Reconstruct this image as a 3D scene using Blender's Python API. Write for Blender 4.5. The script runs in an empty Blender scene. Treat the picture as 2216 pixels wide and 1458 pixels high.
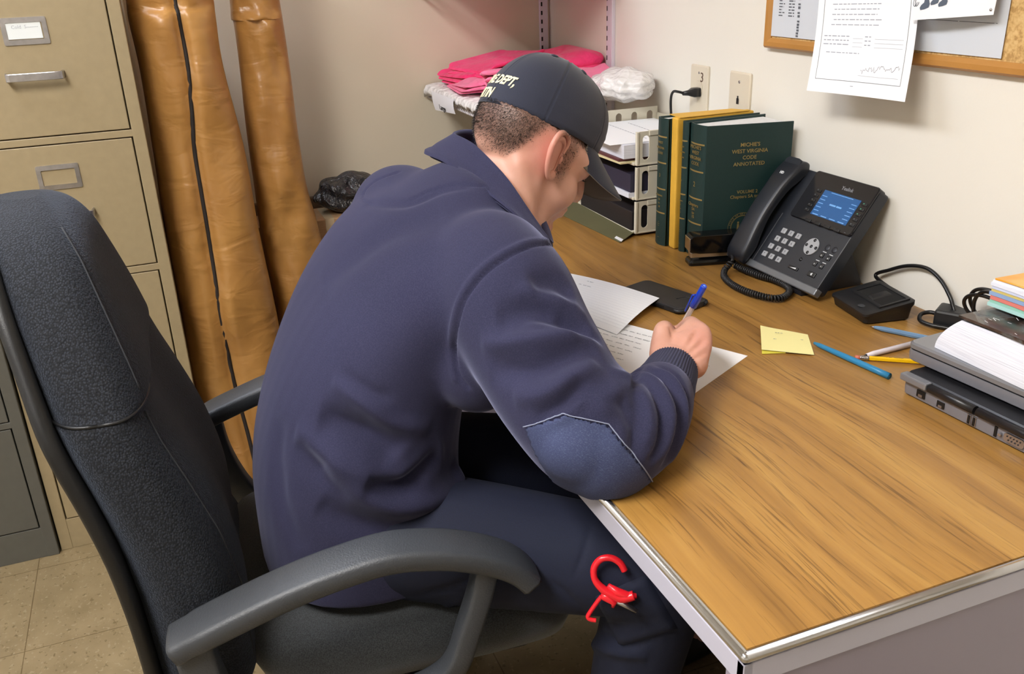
import bpy, bmesh, math, random
import numpy as np
from mathutils import Vector, Matrix, Quaternion
from mathutils.bvhtree import BVHTree
random.seed(7)
SC = bpy.context.scene
COL = SC.collection
PI = math.pi
# ------------------------------------------------------------------ camera (solved from the room's lines)
CAM = Vector((0.5087975, -1.16057098, 1.32298542))
FPX = 1938.66; IW, IH = 2216, 1458
RR = Vector((0.36484104, 0.93039454, -0.03545453))
RU = Vector((-0.35087758, 0.17266402, 0.92036518))
RF = Vector((-0.86242445, 0.32334679, -0.38944951))
def ray(u, v):
    return (RR*((u-IW/2)/FPX) - RU*((v-IH/2)/FPX) + RF)
def P(u, v, ax, val):
    d = ray(u, v); return CAM + d*((val-CAM[ax])/d[ax])
def D(u, v, dep):
    return CAM + ray(u, v)*dep
def PL(u, v, O, N):
    d = ray(u, v); return CAM + d*((O-CAM).dot(N)/d.dot(N))
def px(p):
    q = Vector(p)-CAM; z = q.dot(RF); return (IW/2+FPX*q.dot(RR)/z, IH/2-FPX*q.dot(RU)/z)
V = Vector
# ------------------------------------------------------------------ materials
def srgb(h):
    if isinstance(h, str):
        c = [int(h[i:i+2], 16)/255 for i in (0, 2, 4)]
    else: c = [x/255 for x in h]
    return tuple(((x/12.92) if x <= .04045 else ((x+.055)/1.055)**2.4) for x in c)+(1.,)
class NT:
    def __init__(s, name):
        s.m = bpy.data.materials.new(name); s.m.use_nodes = True
        s.t = s.m.node_tree; s.n = s.t.nodes; s.l = s.t.links
        s.b = s.n['Principled BSDF']; s.co = s.n.new('ShaderNodeTexCoord').outputs['Object']
    def link(s, a, b): s.l.new(a, b)
    def map(s, sc=(1,1,1), rot=(0,0,0), src=None, loc=(0,0,0)):
        n = s.n.new('ShaderNodeMapping'); n.inputs['Scale'].default_value = sc; n.inputs['Rotation'].default_value = rot
        n.inputs['Location'].default_value = loc
        s.link(src or s.co, n.inputs['Vector']); return n.outputs[0]
    def noise(s, scale=5, detail=3, rough=.5, vec=None, dist=0):
        n = s.n.new('ShaderNodeTexNoise'); n.inputs['Scale'].default_value = scale; n.inputs['Detail'].default_value = detail
        n.inputs['Roughness'].default_value = rough; n.inputs['Distortion'].default_value = dist
        s.link(vec or s.co, n.inputs['Vector']); return n.outputs['Fac']
    def voro(s, scale=5, vec=None, feat='F1'):
        n = s.n.new('ShaderNodeTexVoronoi'); n.inputs['Scale'].default_value = scale; n.feature = feat
        s.link(vec or s.co, n.inputs['Vector']); return n.outputs['Distance']
    def ramp(s, fac, stops):
        n = s.n.new('ShaderNodeValToRGB'); e = n.color_ramp.elements
        while len(e) < len(stops): e.new(.5)
        for el, (p, c) in zip(e, stops): el.position = p; el.color = c if len(c) == 4 else tuple(c)+(1,)
        s.link(fac, n.inputs[0]); return n.outputs[0]
    def mix(s, fac, a, b, mode='MIX'):
        n = s.n.new('ShaderNodeMix'); n.data_type = 'RGBA'; n.blend_type = mode
        for i, x in ((0, fac), (6, a), (7, b)):
            if hasattr(x, 'links'): s.link(x, n.inputs[i])
            else: n.inputs[i].default_value = x
        return n.outputs[2]
    def math(s, op, a, b=0.):
        n = s.n.new('ShaderNodeMath'); n.operation = op
        for i, x in ((0, a), (1, b)):
            if hasattr(x, 'links'): s.link(x, n.inputs[i])
            else: n.inputs[i].default_value = x
        return n.outputs[0]
    def bump(s, h, strength=.3, dist=.002, prev=None):
        n = s.n.new('ShaderNodeBump'); n.inputs['Strength'].default_value = strength; n.inputs['Distance'].default_value = dist
        s.link(h, n.inputs['Height'])
        if prev: s.link(prev, n.inputs['Normal'])
        s.link(n.outputs[0], s.b.inputs['Normal']); return n.outputs[0]
    def set(s, **k):
        for a, v in k.items():
            i = s.b.inputs[a.replace('_', ' ')]
            if hasattr(v, 'links'): s.link(v, i)
            else: i.default_value = v
        return s
def pm(name, col, rough=.5, metal=0, var=0, vs=30, bs=0, bscale=200, bdist=.001, spec=.5, **k):
    t = NT(name); c = srgb(col)
    t.set(Roughness=rough, Metallic=metal); t.b.inputs['Specular IOR Level'].default_value = spec
    if var:
        f = t.noise(vs, 4); lo = tuple(x*(1-var) for x in c[:3])+(1,); hi = tuple(min(1, x*(1+var)) for x in c[:3])+(1,)
        t.set(Base_Color=t.ramp(f, [(.3, lo), (.7, hi)]))
    else: t.set(Base_Color=c)
    if bs: t.bump(t.noise(bscale, 3), bs, bdist)
    for a, v in k.items(): t.b.inputs[a.replace('_', ' ')].default_value = v
    return t.m
# ------------------------------------------------------------------ mesh helpers
def newbm(): return bmesh.new()
def box(bm, c, s, bev=0, seg=2, rot=None, M=None):
    """axis box: centre c, full size s; rot = 3x3/Euler matrix, M = full 4x4 applied last"""
    t = bmesh.new(); bmesh.ops.create_cube(t, size=1)
    for v in t.verts: v.co = Vector((v.co.x*s[0], v.co.y*s[1], v.co.z*s[2]))
    if bev: bmesh.ops.bevel(t, geom=t.edges[:], offset=min(bev, min(s)*.49), segments=seg, affect='EDGES', profile=.5)
    for v in t.verts:
        if rot is not None: v.co = rot @ v.co
        v.co = v.co + Vector(c)
        if M is not None: v.co = M @ v.co
    join(bm, t); return bm
def bx(bm, a, b, bev=0, M=None, seg=2):
    c = [(a[i]+b[i])/2 for i in range(3)]; s = [abs(b[i]-a[i]) for i in range(3)]
    return box(bm, c, s, bev, seg=seg, M=M)
def join(bm, t):
    mp = {v: bm.verts.new(v.co) for v in t.verts}
    for f in t.faces:
        try:
            g = bm.faces.new([mp[v] for v in f.verts]); g.smooth = f.smooth; g.material_index = f.material_index
        except ValueError: pass
    t.free(); return bm
def loft(bm, rings, cap=True, close=True, smooth=True):
    R = [[bm.verts.new(p) for p in r] for r in rings]; n = len(R[0])
    for a, b in zip(R[:-1], R[1:]):
        for i in range(n if close else n-1):
            j = (i+1) % n
            f = bm.faces.new((a[i], a[j], b[j], b[i])); f.smooth = smooth
    if cap:
        for r in (R[0], R[-1]):
            try: bm.faces.new(r)
            except ValueError: pass
    return R
def catmull(pts, n=8, closed=False):
    pts = [np.array(p, float) for p in pts]; N = len(pts); out = []
    for i in range(N if closed else N-1):
        if closed: p0, p1, p2, p3 = pts[i-1], pts[i], pts[(i+1) % N], pts[(i+2) % N]
        else: p0, p1, p2, p3 = pts[max(i-1, 0)], pts[i], pts[i+1], pts[min(i+2, N-1)]
        for k in range(n):
            t = k/n
            out.append(.5*((2*p1)+(-p0+p2)*t+(2*p0-5*p1+4*p2-p3)*t*t+(-p0+3*p1-3*p2+p3)*t**3))
    if not closed: out.append(pts[-1])
    return out
def frames(pts):
    pts = [Vector(p) for p in pts]; T = []
    for i in range(len(pts)):
        a = pts[max(i-1, 0)]; b = pts[min(i+1, len(pts)-1)]; d = (b-a); T.append(d.normalized() if d.length > 1e-9 else Vector((0, 0, 1)))
    n = T[0].orthogonal().normalized(); out = []
    for i, t in enumerate(T):
        if i: n = (T[i-1].rotation_difference(t)) @ n
        n = (n - t*n.dot(t)).normalized(); out.append((pts[i], t, n, t.cross(n)))
    return out
def tube(bm, pts, r, seg=10, cap=True):
    fr = frames(pts); rings = []
    for i, (p, t, a, b) in enumerate(fr):
        rr = r[i] if hasattr(r, '__len__') else r
        rings.append([p + a*(math.cos(2*PI*k/seg)*rr) + b*(math.sin(2*PI*k/seg)*rr) for k in range(seg)])
    loft(bm, rings, cap); return bm
def cyl(bm, a, b, r, seg=20, r2=None): return tube(bm, [a, b], [r, r if r2 is None else r2], seg)
def ell(bm, c, r, rot=None, seg=24, M=None):
    t = bmesh.new(); bmesh.ops.create_uvsphere(t, u_segments=seg, v_segments=seg//2, radius=1)
    for v in t.verts:
        v.co = Vector((v.co.x*r[0], v.co.y*r[1], v.co.z*r[2]))
        if rot is not None: v.co = rot @ v.co
        v.co += Vector(c)
        if M is not None: v.co = M @ v.co
    for f in t.faces: f.smooth = True
    join(bm, t); return bm
def rrect(w, h, r, n=5):
    out = []
    for cx, cy, a0 in ((w/2-r, h/2-r, 0), (-w/2+r, h/2-r, 90), (-w/2+r, -h/2+r, 180), (w/2-r, -h/2+r, 270)):
        for k in range(n+1):
            a = math.radians(a0+90*k/n); out.append((cx+r*math.cos(a), cy+r*math.sin(a)))
    return out
def prism(bm, poly, z0, z1, M=None, smooth=False):
    lo = [Vector((x, y, z0)) for x, y in poly]; hi = [Vector((x, y, z1)) for x, y in poly]
    if M is not None: lo = [M @ p for p in lo]; hi = [M @ p for p in hi]
    loft(bm, [lo, hi], smooth=smooth); return bm
def frm(O, U, Vv, W=None):
    """matrix with columns U,V,W at O"""
    U = Vector(U).normalized(); Vv = Vector(Vv).normalized(); W = Vector(W).normalized() if W is not None else U.cross(Vv).normalized()
    m = Matrix((U, Vv, W)).transposed().to_4x4(); m.translation = Vector(O); return m
def obj(name, bm, mat=None, parent=None, smooth=None, recalc=True, label=None):
    if isinstance(bm, bpy.types.Mesh): me = bm
    else:
        if recalc: bmesh.ops.recalc_face_normals(bm, faces=bm.faces[:])
        if smooth is not None:
            for f in bm.faces: f.smooth = smooth
        me = bpy.data.meshes.new(name); bm.to_mesh(me); bm.free()
    if mat and not me.materials: me.materials.append(mat)
    o = bpy.data.objects.new(name, me); COL.objects.link(o)
    if parent is not None:
        o.parent = parent; o.matrix_parent_inverse = PINV.get(parent.name, Matrix.Identity(4))
    if label: o['label'] = label
    return o
PINV = {}
def thing(name, label, cat, loc=(0, 0, 0), group=None):
    o = bpy.data.objects.new(name, None); COL.objects.link(o); o.location = loc; o.empty_display_size = .02
    o['label'] = label; o['category'] = cat
    if group: o['group'] = group
    PINV[o.name] = Matrix.Translation(loc).inverted(); return o
def tag(o, label, cat, group=None):
    o['label'] = label; o['category'] = cat
    if group: o['group'] = group
    return o
def struct(name, bm, mat): o = obj(name, bm, mat); o['kind'] = 'structure'; return o
def autosmooth(o, ang=35):
    me = o.data
    bm = bmesh.new(); bm.from_mesh(me)
    for f in bm.faces: f.smooth = True
    for e in bm.edges:
        if len(e.link_faces) == 2 and e.calc_face_angle(0) > math.radians(ang): e.smooth = False
    bm.to_mesh(me); bm.free(); return o
def text_bm(bm, s, size, M, ext=.0002, align='CENTER', bold=0, shear=0, ls=1):
    """adds flat lettering; local XY plane of M, origin = centre"""
    cu = bpy.data.curves.new('t', 'FONT'); cu.body = s; cu.size = size; cu.align_x = align; cu.align_y = 'CENTER'
    cu.extrude = ext; cu.offset = bold; cu.shear = shear; cu.resolution_u = 2; cu.space_line = ls
    o = bpy.data.objects.new('t', cu); COL.objects.link(o)
    dg = bpy.context.evaluated_depsgraph_get(); me = bpy.data.meshes.new_from_object(o.evaluated_get(dg))
    me.transform(M); t = bmesh.new(); t.from_mesh(me)
    bpy.data.objects.remove(o); bpy.data.curves.remove(cu); bpy.data.meshes.remove(me)
    join(bm, t); return bm
def inset_strip(bm, pts, w, N, lift=0):
    """thin ribbon along pts of width w, lying perpendicular to N"""
    N = Vector(N).normalized(); L = []; R = []
    for i, p in enumerate(pts):
        a = Vector(pts[max(i-1, 0)]); b = Vector(pts[min(i+1, len(pts)-1)]); t = (b-a).normalized(); s = t.cross(N)*w/2
        L.append(bm.verts.new(Vector(p)+s+N*lift)); R.append(bm.verts.new(Vector(p)-s+N*lift))
    for i in range(len(pts)-1): bm.faces.new((L[i], L[i+1], R[i+1], R[i]))
    return bm
# ================================================================== ROOM
XB = -2.155; DZ = .745
def wallmat(name, col):
    t = NT(name); f = t.noise(3, 2); c = srgb(col)
    t.set(Base_Color=t.ramp(f, [(.3, tuple(x*.97 for x in c[:3])), (.7, c)]), Roughness=.55)
    t.bump(t.noise(260, 3), .12, .001); return t.m
M_WALL = wallmat('painted_wall', 'e8e4da'); M_WALLB = wallmat('beige_back_wall', 'dbd0ba')  # back wall gets a warmer, slightly darker tone than the other walls
t = NT('floor_tile')
sp = t.voro(55); n1 = t.noise(75, 5, .6); n2 = t.noise(14, 3)
base = t.ramp(n2, [(.3, srgb('7a6a4c')), (.7, srgb('8a795a'))])
fle = t.ramp(n1, [(.36, (1, 1, 1)), (.40, (0, 0, 0))])
fle2 = t.ramp(t.noise(95, 3, vec=t.map(loc=(3, 7, 1))), [(.60, (0, 0, 0)), (.66, (1, 1, 1))])
c1 = t.mix(fle, base, srgb('6b5b3e')); c2 = t.mix(fle2, c1, srgb('8f8063'))
br = t.n.new('ShaderNodeTexBrick'); br.offset = 0; br.inputs['Scale'].default_value = 1
br.inputs['Brick Width'].default_value = .305; br.inputs['Row Height'].default_value = .305; br.inputs['Mortar Size'].default_value = .0012
br.inputs['Color1'].default_value = br.inputs['Color2'].default_value = (1, 1, 1, 1); br.inputs['Mortar'].default_value = (.55, .5, .42, 1)
t.link(t.map(loc=(.06, .1, 0)), br.inputs['Vector'])
t.set(Base_Color=t.mix(1., c2, br.outputs['Color'], 'MULTIPLY'), Roughness=.35); t.bump(n1, .05, .0005)
M_FLOOR = t.m
M_CEIL = pm('ceiling_tile', 'e9e6df', .9, bs=.5, bscale=90, bdist=.002)
X1, Y0, ZC = 2.6, -3.3, 2.46
b = newbm(); bx(b, (XB-.1, Y0-.1, -.1), (X1+.1, .1, 0)); struct('floor', b, M_FLOOR)
b = newbm(); bx(b, (XB-.1, Y0-.1, ZC), (X1+.1, .1, ZC+.1)); struct('ceiling', b, M_CEIL)
b = newbm(); bx(b, (XB-.1, Y0-.1, 0), (XB, .1, ZC)); struct('wall_back', b, M_WALLB)
b = newbm(); bx(b, (XB, 0, 0), (X1, .1, ZC)); struct('wall_right', b, M_WALL)
b = newbm(); bx(b, (XB, Y0-.1, 0), (X1, Y0, ZC)); struct('wall_left', b, M_WALL)
b = newbm(); bx(b, (X1, Y0-.1, 0), (X1+.1, .1, ZC)); struct('wall_front', b, M_WALL)
M_RAIL = pm('brown_rail', '6f5a46', .5, var=.1)
b = newbm(); bx(b, (XB+.0005, -1.18, .622), (XB+.018, -.42, .692), .004); struct('trim_1', b, M_RAIL)
# ================================================================== DESK
def grain_mat(name, dark, mid, light, streak):
    t = NT(name)
    w = t.noise(1.3, 2, vec=t.map((1, 3, 1)))
    vec = t.map((1.1, 26, 26)); 
    vm = t.n.new('ShaderNodeVectorMath'); vm.operation = 'ADD'
    cm = t.n.new('ShaderNodeCombineXYZ'); t.link(t.math('MULTIPLY', w, 3.0), cm.inputs[1]); t.link(vec, vm.inputs[0]); t.link(cm.outputs[0], vm.inputs[1])
    a = t.noise(1.0, 5, .6, vec=vm.outputs[0])
    col = t.ramp(a, [(.30, srgb(dark)), (.5, srgb(mid)), (.72, srgb(light))])
    vec2 = t.map((8, 230, 230)); vm2 = t.n.new('ShaderNodeVectorMath'); vm2.operation = 'ADD'
    cm2 = t.n.new('ShaderNodeCombineXYZ'); t.link(t.math('MULTIPLY', w, 22.0), cm2.inputs[1]); t.link(vec2, vm2.inputs[0]); t.link(cm2.outputs[0], vm2.inputs[1])
    s = t.noise(1.0, 3, .65, vec=vm2.outputs[0])
    sf = t.ramp(s, [(.54, (0, 0, 0)), (.68, (1, 1, 1))])
    msk = t.ramp(t.noise(1.0, 2, vec=t.map((1.5, 9, 9))), [(.35, (.15, .15, .15)), (.65, (.8, .8, .8))])
    f = t.n.new('ShaderNodeMix'); f.data_type = 'RGBA'; f.blend_type = 'MULTIPLY'; f.inputs[0].default_value = 1
    t.link(sf, f.inputs[6]); t.link(msk, f.inputs[7])
    col = t.mix(f.outputs[2], col, srgb(streak))
    t.set(Base_Color=col, Roughness=.34); t.b.inputs['Specular IOR Level'].default_value = .45
    t.bump(s, .06, .0004); return t.m
M_WOOD = grain_mat('oak_laminate', '86602f', '9f753a', 'b38a48', '553816')
M_DGREY = pm('desk_grey_paint', '8f8794', .45, bs=.05, bscale=500)
M_DEDGE = pm('desk_edge_band', 'b4b2c0', .38)
M_CHROME = pm('aluminium_trim', 'c8c8cc', .22, 1)
X0 = -1.53; YF = -.762
desk = thing('desk', 'grey metal office desk with a wood-grain top along the right wall', 'desk', (X0/2, -.38, 0))
b = newbm(); bx(b, (X0+.003, YF+.0095, DZ-.012), (-.0095, -.003, DZ)); obj('desktop', b, M_WOOD, desk)
# metal rim with a rolled bright lip and a dark groove beneath it
b = newbm()
for (p, q) in (((X0, YF+.004, DZ-.0035), (-.004, YF+.004, DZ-.0035)), ((-.004, YF+.004, DZ-.0035), (-.004, -.003, DZ-.0035))):
    cyl(b, p, q, .0052, 12)
ell(b, (-.004, YF+.004, DZ-.0035), (.0052,)*3, seg=12)
obj('edge_lip', b, M_CHROME, desk, label='bright metal lip round the desktop')
b = newbm()
bx(b, (X0, YF+.0015, DZ-.036), (-.0015, YF+.012, DZ-.0105), .001)
bx(b, (-.012, YF+.0015, DZ-.036), (-.0015, -.003, DZ-.0105), .001)
obj('edge_band', b, M_DEDGE, desk)
b = newbm(); bx(b, (-.032, YF+.004, .0), (-.004, -.004, DZ-.036), .002); bx(b, (X0+.004, YF+.004, 0), (X0+.03, -.004, DZ-.036), .002)
bx(b, (X0+.03, -.06, .1), (-.032, -.045, DZ-.036)); bx(b, (X0+.03, YF+.014, DZ-.034), (-.012, -.01, DZ-.013))
obj('desk_frame', b, M_DGREY, desk)
# ================================================================== FILING CABINETS
M_TAN = pm('tan_enamel', '99896a', .42, var=.04, vs=60, bs=.08, bscale=700, bdist=.0003)
M_GREYC = pm('grey_enamel', '56554f', .45, var=.05, vs=50, bs=.08, bscale=700, bdist=.0003)
M_DARK = pm('dark_gap', '15130f', .8)
M_STEEL = pm('brushed_steel', 'b9b7bb', .28, 1, var=.1, vs=80)
M_CARD = pm('white_card', 'd8dcdc', .6)
M_INK = pm('black_ink', '1c1c20', .6)
M_PENCIL = pm('grey_pencil_writing', 'a9adb2', .7)
def cabinet(name, label, xf, y0, y1, m, divs, top, holders, sc=1.):
    """front plane x=xf, y0<y1; divs = z of each divider strip's centre, lowest first"""
    t = thing(name, label, 'filing cabinet', ((xf+XB)/2, (y0+y1)/2, 0))
    fw = .026
    b = newbm(); bx(b, (XB+.004, y0, .0), (xf-.020, y1, top), .002)
    # face frame: two stiles, rails, plinth
    bx(b, (xf-.022, y0, 0), (xf, y0+fw, top), .0015); bx(b, (xf-.022, y1-fw, 0), (xf, y1, top), .0015)
    bx(b, (xf-.022, y0+fw-.001, .0), (xf-.0015, y1-fw+.001, .083), .001)
    bx(b, (xf-.022, y0+fw-.001, top-.02), (xf, y1-fw+.001, top), .001)
    for z in divs: bx(b, (xf-.022, y0+fw-.001, z-.0075), (xf-.0005, y1-fw+.001, z+.0075), .001)
    obj('cabinet_body', b, m, t)
    zs = [.086]+[z+.010 for z in divs]; ze = [z-.010 for z in divs]+[top-.023]
    for i, (a, c) in enumerate(zip(zs, ze)):
        b = newbm(); bx(b, (xf-.019, y0+fw+.003, a), (xf-.001, y1-fw-.003, c), .0015)
        d = obj('drawer', b, m, t)
        yc = (y0+y1)/2
        if holders[i]:
            zc = c-(.086 if i == 3 else .068); hw, hh = .0425, .0265
            b = newbm(); fr = rrect(2*hw, 2*hh, .003, 3); inn = rrect(2*hw-.018, 2*hh-.020, .002, 3)
            Mx = frm((xf-.001, yc, zc), (0, 1, 0), (0, 0, 1))
            for za, zb, A, B in ((0, .0025, fr, fr), (.0025, .0028, fr, inn), (.0028, .0005, inn, inn)):
                loft(b, [[Mx @ Vector((p[0], p[1], za)) for p in A], [Mx @ Vector((p[0], p[1], zb)) for p in B]], cap=False, smooth=False)
            obj('label_holder', b, M_STEEL, d)
            if holders[i] == 2:
                b = newbm(); box(b, (xf+.0002, yc-.002, zc+.002), (.001, .066, .034), M=None); ca = obj('label_card', b, M_CARD, d)
                b = newbm(); text_bm(b, 'Cold  S-------', .0095, frm((xf+.0009, yc+.001, zc+.008), (0, 1, 0), (0, 0, 1)), .0001); obj('handwriting', b, M_PENCIL, d)
        zh = c-(.174 if i == 3 else .151)
        b = newbm(); w = .052
        pts = catmull([(xf-.001, yc-w-.002, zh), (xf+.016, yc-w, zh), (xf+.024, yc-w+.006, zh), (xf+.025, yc, zh), (xf+.024, yc+w-.006, zh), (xf+.016, yc+w, zh), (xf-.001, yc+w+.002, zh)], 5)
        rings = []
        for i2, (p, tt, a1, b1) in enumerate(frames(pts)):
            zz = Vector((0, 0, 1)); s = tt.cross(zz).normalized()
            rings.append([p+zz*qy+s*qx for qx, qy in rrect(.004, .0165, .0015, 2)])
        loft(b, rings, smooth=False); obj('drawer_handle', b, M_STEEL, d)
    return t
cabinet('filing_cabinet', 'tan four-drawer metal filing cabinet beside the orange vinyl bags', -1.645, -1.575, -1.197, M_TAN, [.384, .692, .999], 1.33, [1, 1, 1, 2])
cabinet('filing_cabinet', 'dark grey metal filing cabinet at the left edge, beside the tan one', -1.632, -1.965, -1.579, M_GREYC, [.367, .675, .98], 1.31, [1, 1, 1, 1])
# ================================================================== ORANGE BAGS
t = NT('orange_vinyl'); n = t.noise(6, 3); 
t.set(Base_Color=t.ramp(n, [(.3, srgb('a87840')), (.7, srgb('b8884a'))]), Roughness=.36); t.b.inputs['Specular IOR Level'].default_value = .6
t.bump(t.noise(9, 3, vec=t.map((1, 1, 2.2)), dist=.6), .35, .02, t.bump(t.noise(500, 2), .06, .0005)); M_VINYL = t.m
M_PIPE = pm('black_zip_tape', '231f1f', .7, bs=.3, bscale=600)
def bag(name, label, xp, rows, lobes, thick, extra=None):
    """rows: (v, uL, uR, useam or None) in the photo at plane x=xp. Rings are horizontal."""
    rings = []; seam = []; N = 48
    rows2 = catmull(rows, 6)
    for k, r in enumerate(rows2):
        v, uL, uR, us = r
        a = P(uL, v, 0, xp); c = P(uR, v, 0, xp); z = (a.z+c.z)/2; 
        yl, yr = a.y, c.y; yc = (yl+yr)/2; w = (yr-yl)/2
        ys = P(us, v, 0, xp).y; q = (ys-yc)/w
        ring = []
        for i in range(N):
            th = 2*PI*i/N; cs, sn = math.cos(th), math.sin(th)
            y = yc + w*cs; e = abs(sn)**.8*(1 if sn > 0 else -1)
            th_ = thick*(1+.10*math.sin(k*.33+1)+.05*math.sin(k*.8))
            x = xp + th_*e
            if sn > 0 and lobes:
                x -= th_*.36*math.exp(-((cs-q)/.10)**2)
            # soft buckles
            x += .004*math.sin(5*cs+.5*k)*max(0, sn) + .003*math.sin(9*cs-.9*k+2)*max(0, sn)
            if extra: x += extra(k, cs, sn, z)
            ring.append((x, y, z))
        rings.append(ring)
        sn = math.sqrt(max(0, 1-q*q)); th_ = thick*(1+.10*math.sin(k*.33+1)+.05*math.sin(k*.8)); xs = xp+th_*sn**.8-(th_*.36 if lobes else 0)+.004*math.sin(5*q+.5*k)*sn+.003*math.sin(9*q-.9*k+2)*sn+(extra(k, q, sn, z) if extra else 0)
        seam.append((xs+.006, ys, z))
    b = newbm(); loft(b, rings)
    o = obj(name, b, M_VINYL); tag(o, label, 'bag', None)
    if lobes:
        b = newbm(); tube(b, seam, .0055, 8); z = obj('zipper', b, M_PIPE, o, label='black zip running down the bag')
    return o
def cr(z0, s, c0, dep):
    return lambda k, cs, sn, z: (-dep*max(0, sn)*math.exp(-((z-z0-.15*(cs-c0))/.013)**2-((cs-c0)/.38)**2))
e1 = lambda k, cs, sn, z: cr(.74, 1, -.65, .016)(k, cs, sn, z)+cr(.60, 1, -.7, .012)(k, cs, sn, z)+cr(.34, 1, -.4, .01)(k, cs, sn, z)+cr(.09, 1, .3, .012)(k, cs, sn, z)
bag('garment_bag', 'tall orange vinyl bag with a black zip, leaning beside the tan cabinet', -1.80,
    [(-190, 262, 420, 365), (-100, 262, 440, 370), (0, 272, 462, 376), (40, 277, 467, 385), (150, 302, 484, 405), (330, 331, 530, 420), (500, 356, 560, 449), (650, 385, 592, 470), (800, 408, 622, 500), (930, 440, 650, 535), (1052, 470, 672, 562)], True, .085, e1)
e2 = lambda k, cs, sn, z: cr(.66, 1, -.8, .02)(k, cs, sn, z)+cr(1.2, 1, -.8, .004)(k, cs, sn, z)+cr(.5, 1, .2, .008)(k, cs, sn, z)
bag('garment_bag', 'narrower plain orange vinyl bag standing right of the zipped bag', -1.90,
    [(-190, 470, 570, 520), (-80, 486, 588, 540), (0, 497, 604, 550), (38, 500, 610, 555), (50, 506, 612, 560), (150, 519, 627, 575), (280, 533, 643, 590), (400, 550, 662, 605), (478, 560, 684, 615), (560, 575, 702, 640), (650, 597, 716, 650), (760, 606, 728, 665), (900, 622, 740, 680), (1010, 640, 752, 690)], False, .062, e2)
# ================================================================== BOX + BLACK BAG behind the man
t = NT('cardboard'); t.set(Base_Color=t.ramp(t.noise(40, 3, vec=t.map((1, 1, 8))), [(.3, srgb('b08c66')), (.7, srgb('bd9a74'))]), Roughness=.75); M_CARDB = t.m
M_TAPE = pm('clear_tape', 'cdbb9c', .12, Alpha=1.)
bt = .66
bt = .66; cb = thing('cardboard_box', 'brown cardboard box with shiny tape, on the floor under the black plastic bag', 'box', (-2.03, -.74, 0))
b = newbm(); bx(b, (-2.13, -.97, 0), (-1.99, -.52, bt), .003); obj('carton', b, M_CARDB, cb)
b = newbm(); bx(b, (-1.9905, -.775, bt-.09), (-1.989, -.750, bt)); bx(b, (-2.12, -.775, bt), (-1.989, -.750, bt+.0008)); obj('packing_tape', b, M_TAPE, cb)
b = newbm(); bx(b, (-1.9905, -.962, bt-.07), (-1.989, -.935, bt-.0)); obj('packing_tape', b, M_TAPE, cb)
t = NT('black_plastic'); t.set(Base_Color=srgb('2a2a2e'), Roughness=.22); t.b.inputs['Specular IOR Level'].default_value = .8
t.bump(t.noise(22, 4, dist=1.2), .9, .03); M_BPLAST = t.m
b = newbm(); bmesh.ops.create_icosphere(b, subdivisions=5, radius=1)
c = Vector((-2.06, -.685, bt+.049))
for v in b.verts:
    p = v.co.copy(); n = (math.sin(p.x*5+1)*math.cos(p.y*6)+math.sin(p.z*7+p.y*4))*.07+.03*math.sin(13*p.x+9*p.z)
    p = p*(1+n); v.co = c+Vector((p.x*.060, p.y*.095, p.z*.058)); v.co.z = max(v.co.z, bt+.001)
o = obj('plastic_bag', b, M_BPLAST, smooth=True); tag(o, 'crumpled black plastic bag resting on the cardboard box', 'bag')
# ================================================================== OFFICE CHAIR
CC = V((-.72, -1.0, 0)); CF = V((.10, .995, 0)).normalized(); CR = V((.995, -.10, 0)).normalized()
def ch(f, l, z):
    if f < -.1 and z > .39: f -= .048*(.25-l)/.5*min(1, (z-.39)/.1)*min(1, (-.1-f)/.03) if abs(l) < .27 else 0
    return CC+CF*f+CR*l+V((0, 0, z))
t = NT('black_mesh_fabric')
vv = t.map((1, 1, .8)); vo = t.voro(420, vec=vv)
t.set(Base_Color=t.ramp(vo, [(.15, srgb('282c35')), (.6, srgb('0f1116'))]), Roughness=.82)
t.b.inputs['Specular IOR Level'].default_value = .3
t.b.inputs['Sheen Weight'].default_value = .12; t.b.inputs['Sheen Tint'].default_value = (.5, .6, .8, 1)
t.bump(vo, .8, .0012); M_MESHF = t.m
t = NT('seat_fabric'); vo = t.noise(620, 2)
t.set(Base_Color=t.ramp(vo, [(.35, srgb('1c1f22')), (.65, srgb('3a3e41'))]), Roughness=.85); t.b.inputs['Sheen Weight'].default_value = .3
t.bump(vo, .5, .0008); M_SEATF = t.m
M_ARM = pm('arm_plastic', '3b3e43', .46, bs=.6, bscale=420, bdist=.0009, spec=.5)
M_SHELL = pm('chair_shell', '0d0e11', .45, bs=.3, bscale=500, bdist=.0006)
M_STITCH = pm('grey_stitching', '2c2e33', .9)
chair = thing('office_chair', 'black high-back fabric office chair the man sits on', 'chair', (CC.x, CC.y, 0))
prof = [(.40, -.275, -.15, .22), (.43, -.275, -.132, .245), (.50, -.275, -.128, .252), (.58, -.278, -.127, .255), (.665, -.286, -.143, .257), (.74, -.30, -.168, .256), (.80, -.315, -.19, .252), (.845, -.325, -.203, .243),
        (.853, -.326, -.200, .236), (.905, -.335, -.212, .215), (.965, -.345, -.228, .185), (1.012, -.352, -.242, .152), (1.042, -.355, -.258, .115), (1.06, -.35, -.275, .07), (1.07, -.335, -.292, .025)]
def backring(z, f0, f1, hw, N=72, grow=0):
    ring = []
    for i in range(N):
        th = 2*PI*i/N; c, s = math.cos(th), math.sin(th)
        l = hw*(abs(c)**.62)*(1 if c > 0 else -1); fm, fh = (f0+f1)/2, (f1-f0)/2
        ff = fm+fh*(abs(s)**.62)*(1 if s > 0 else -1)
        if s > 0: ff -= .016*math.exp(-(l/.12)**2)*(1 if z < .85 else .3)
        if s < 0: ff += -.015*(1-(l/hw)**2)
        ring.append(ch(ff, l, z))
    return ring
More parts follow.
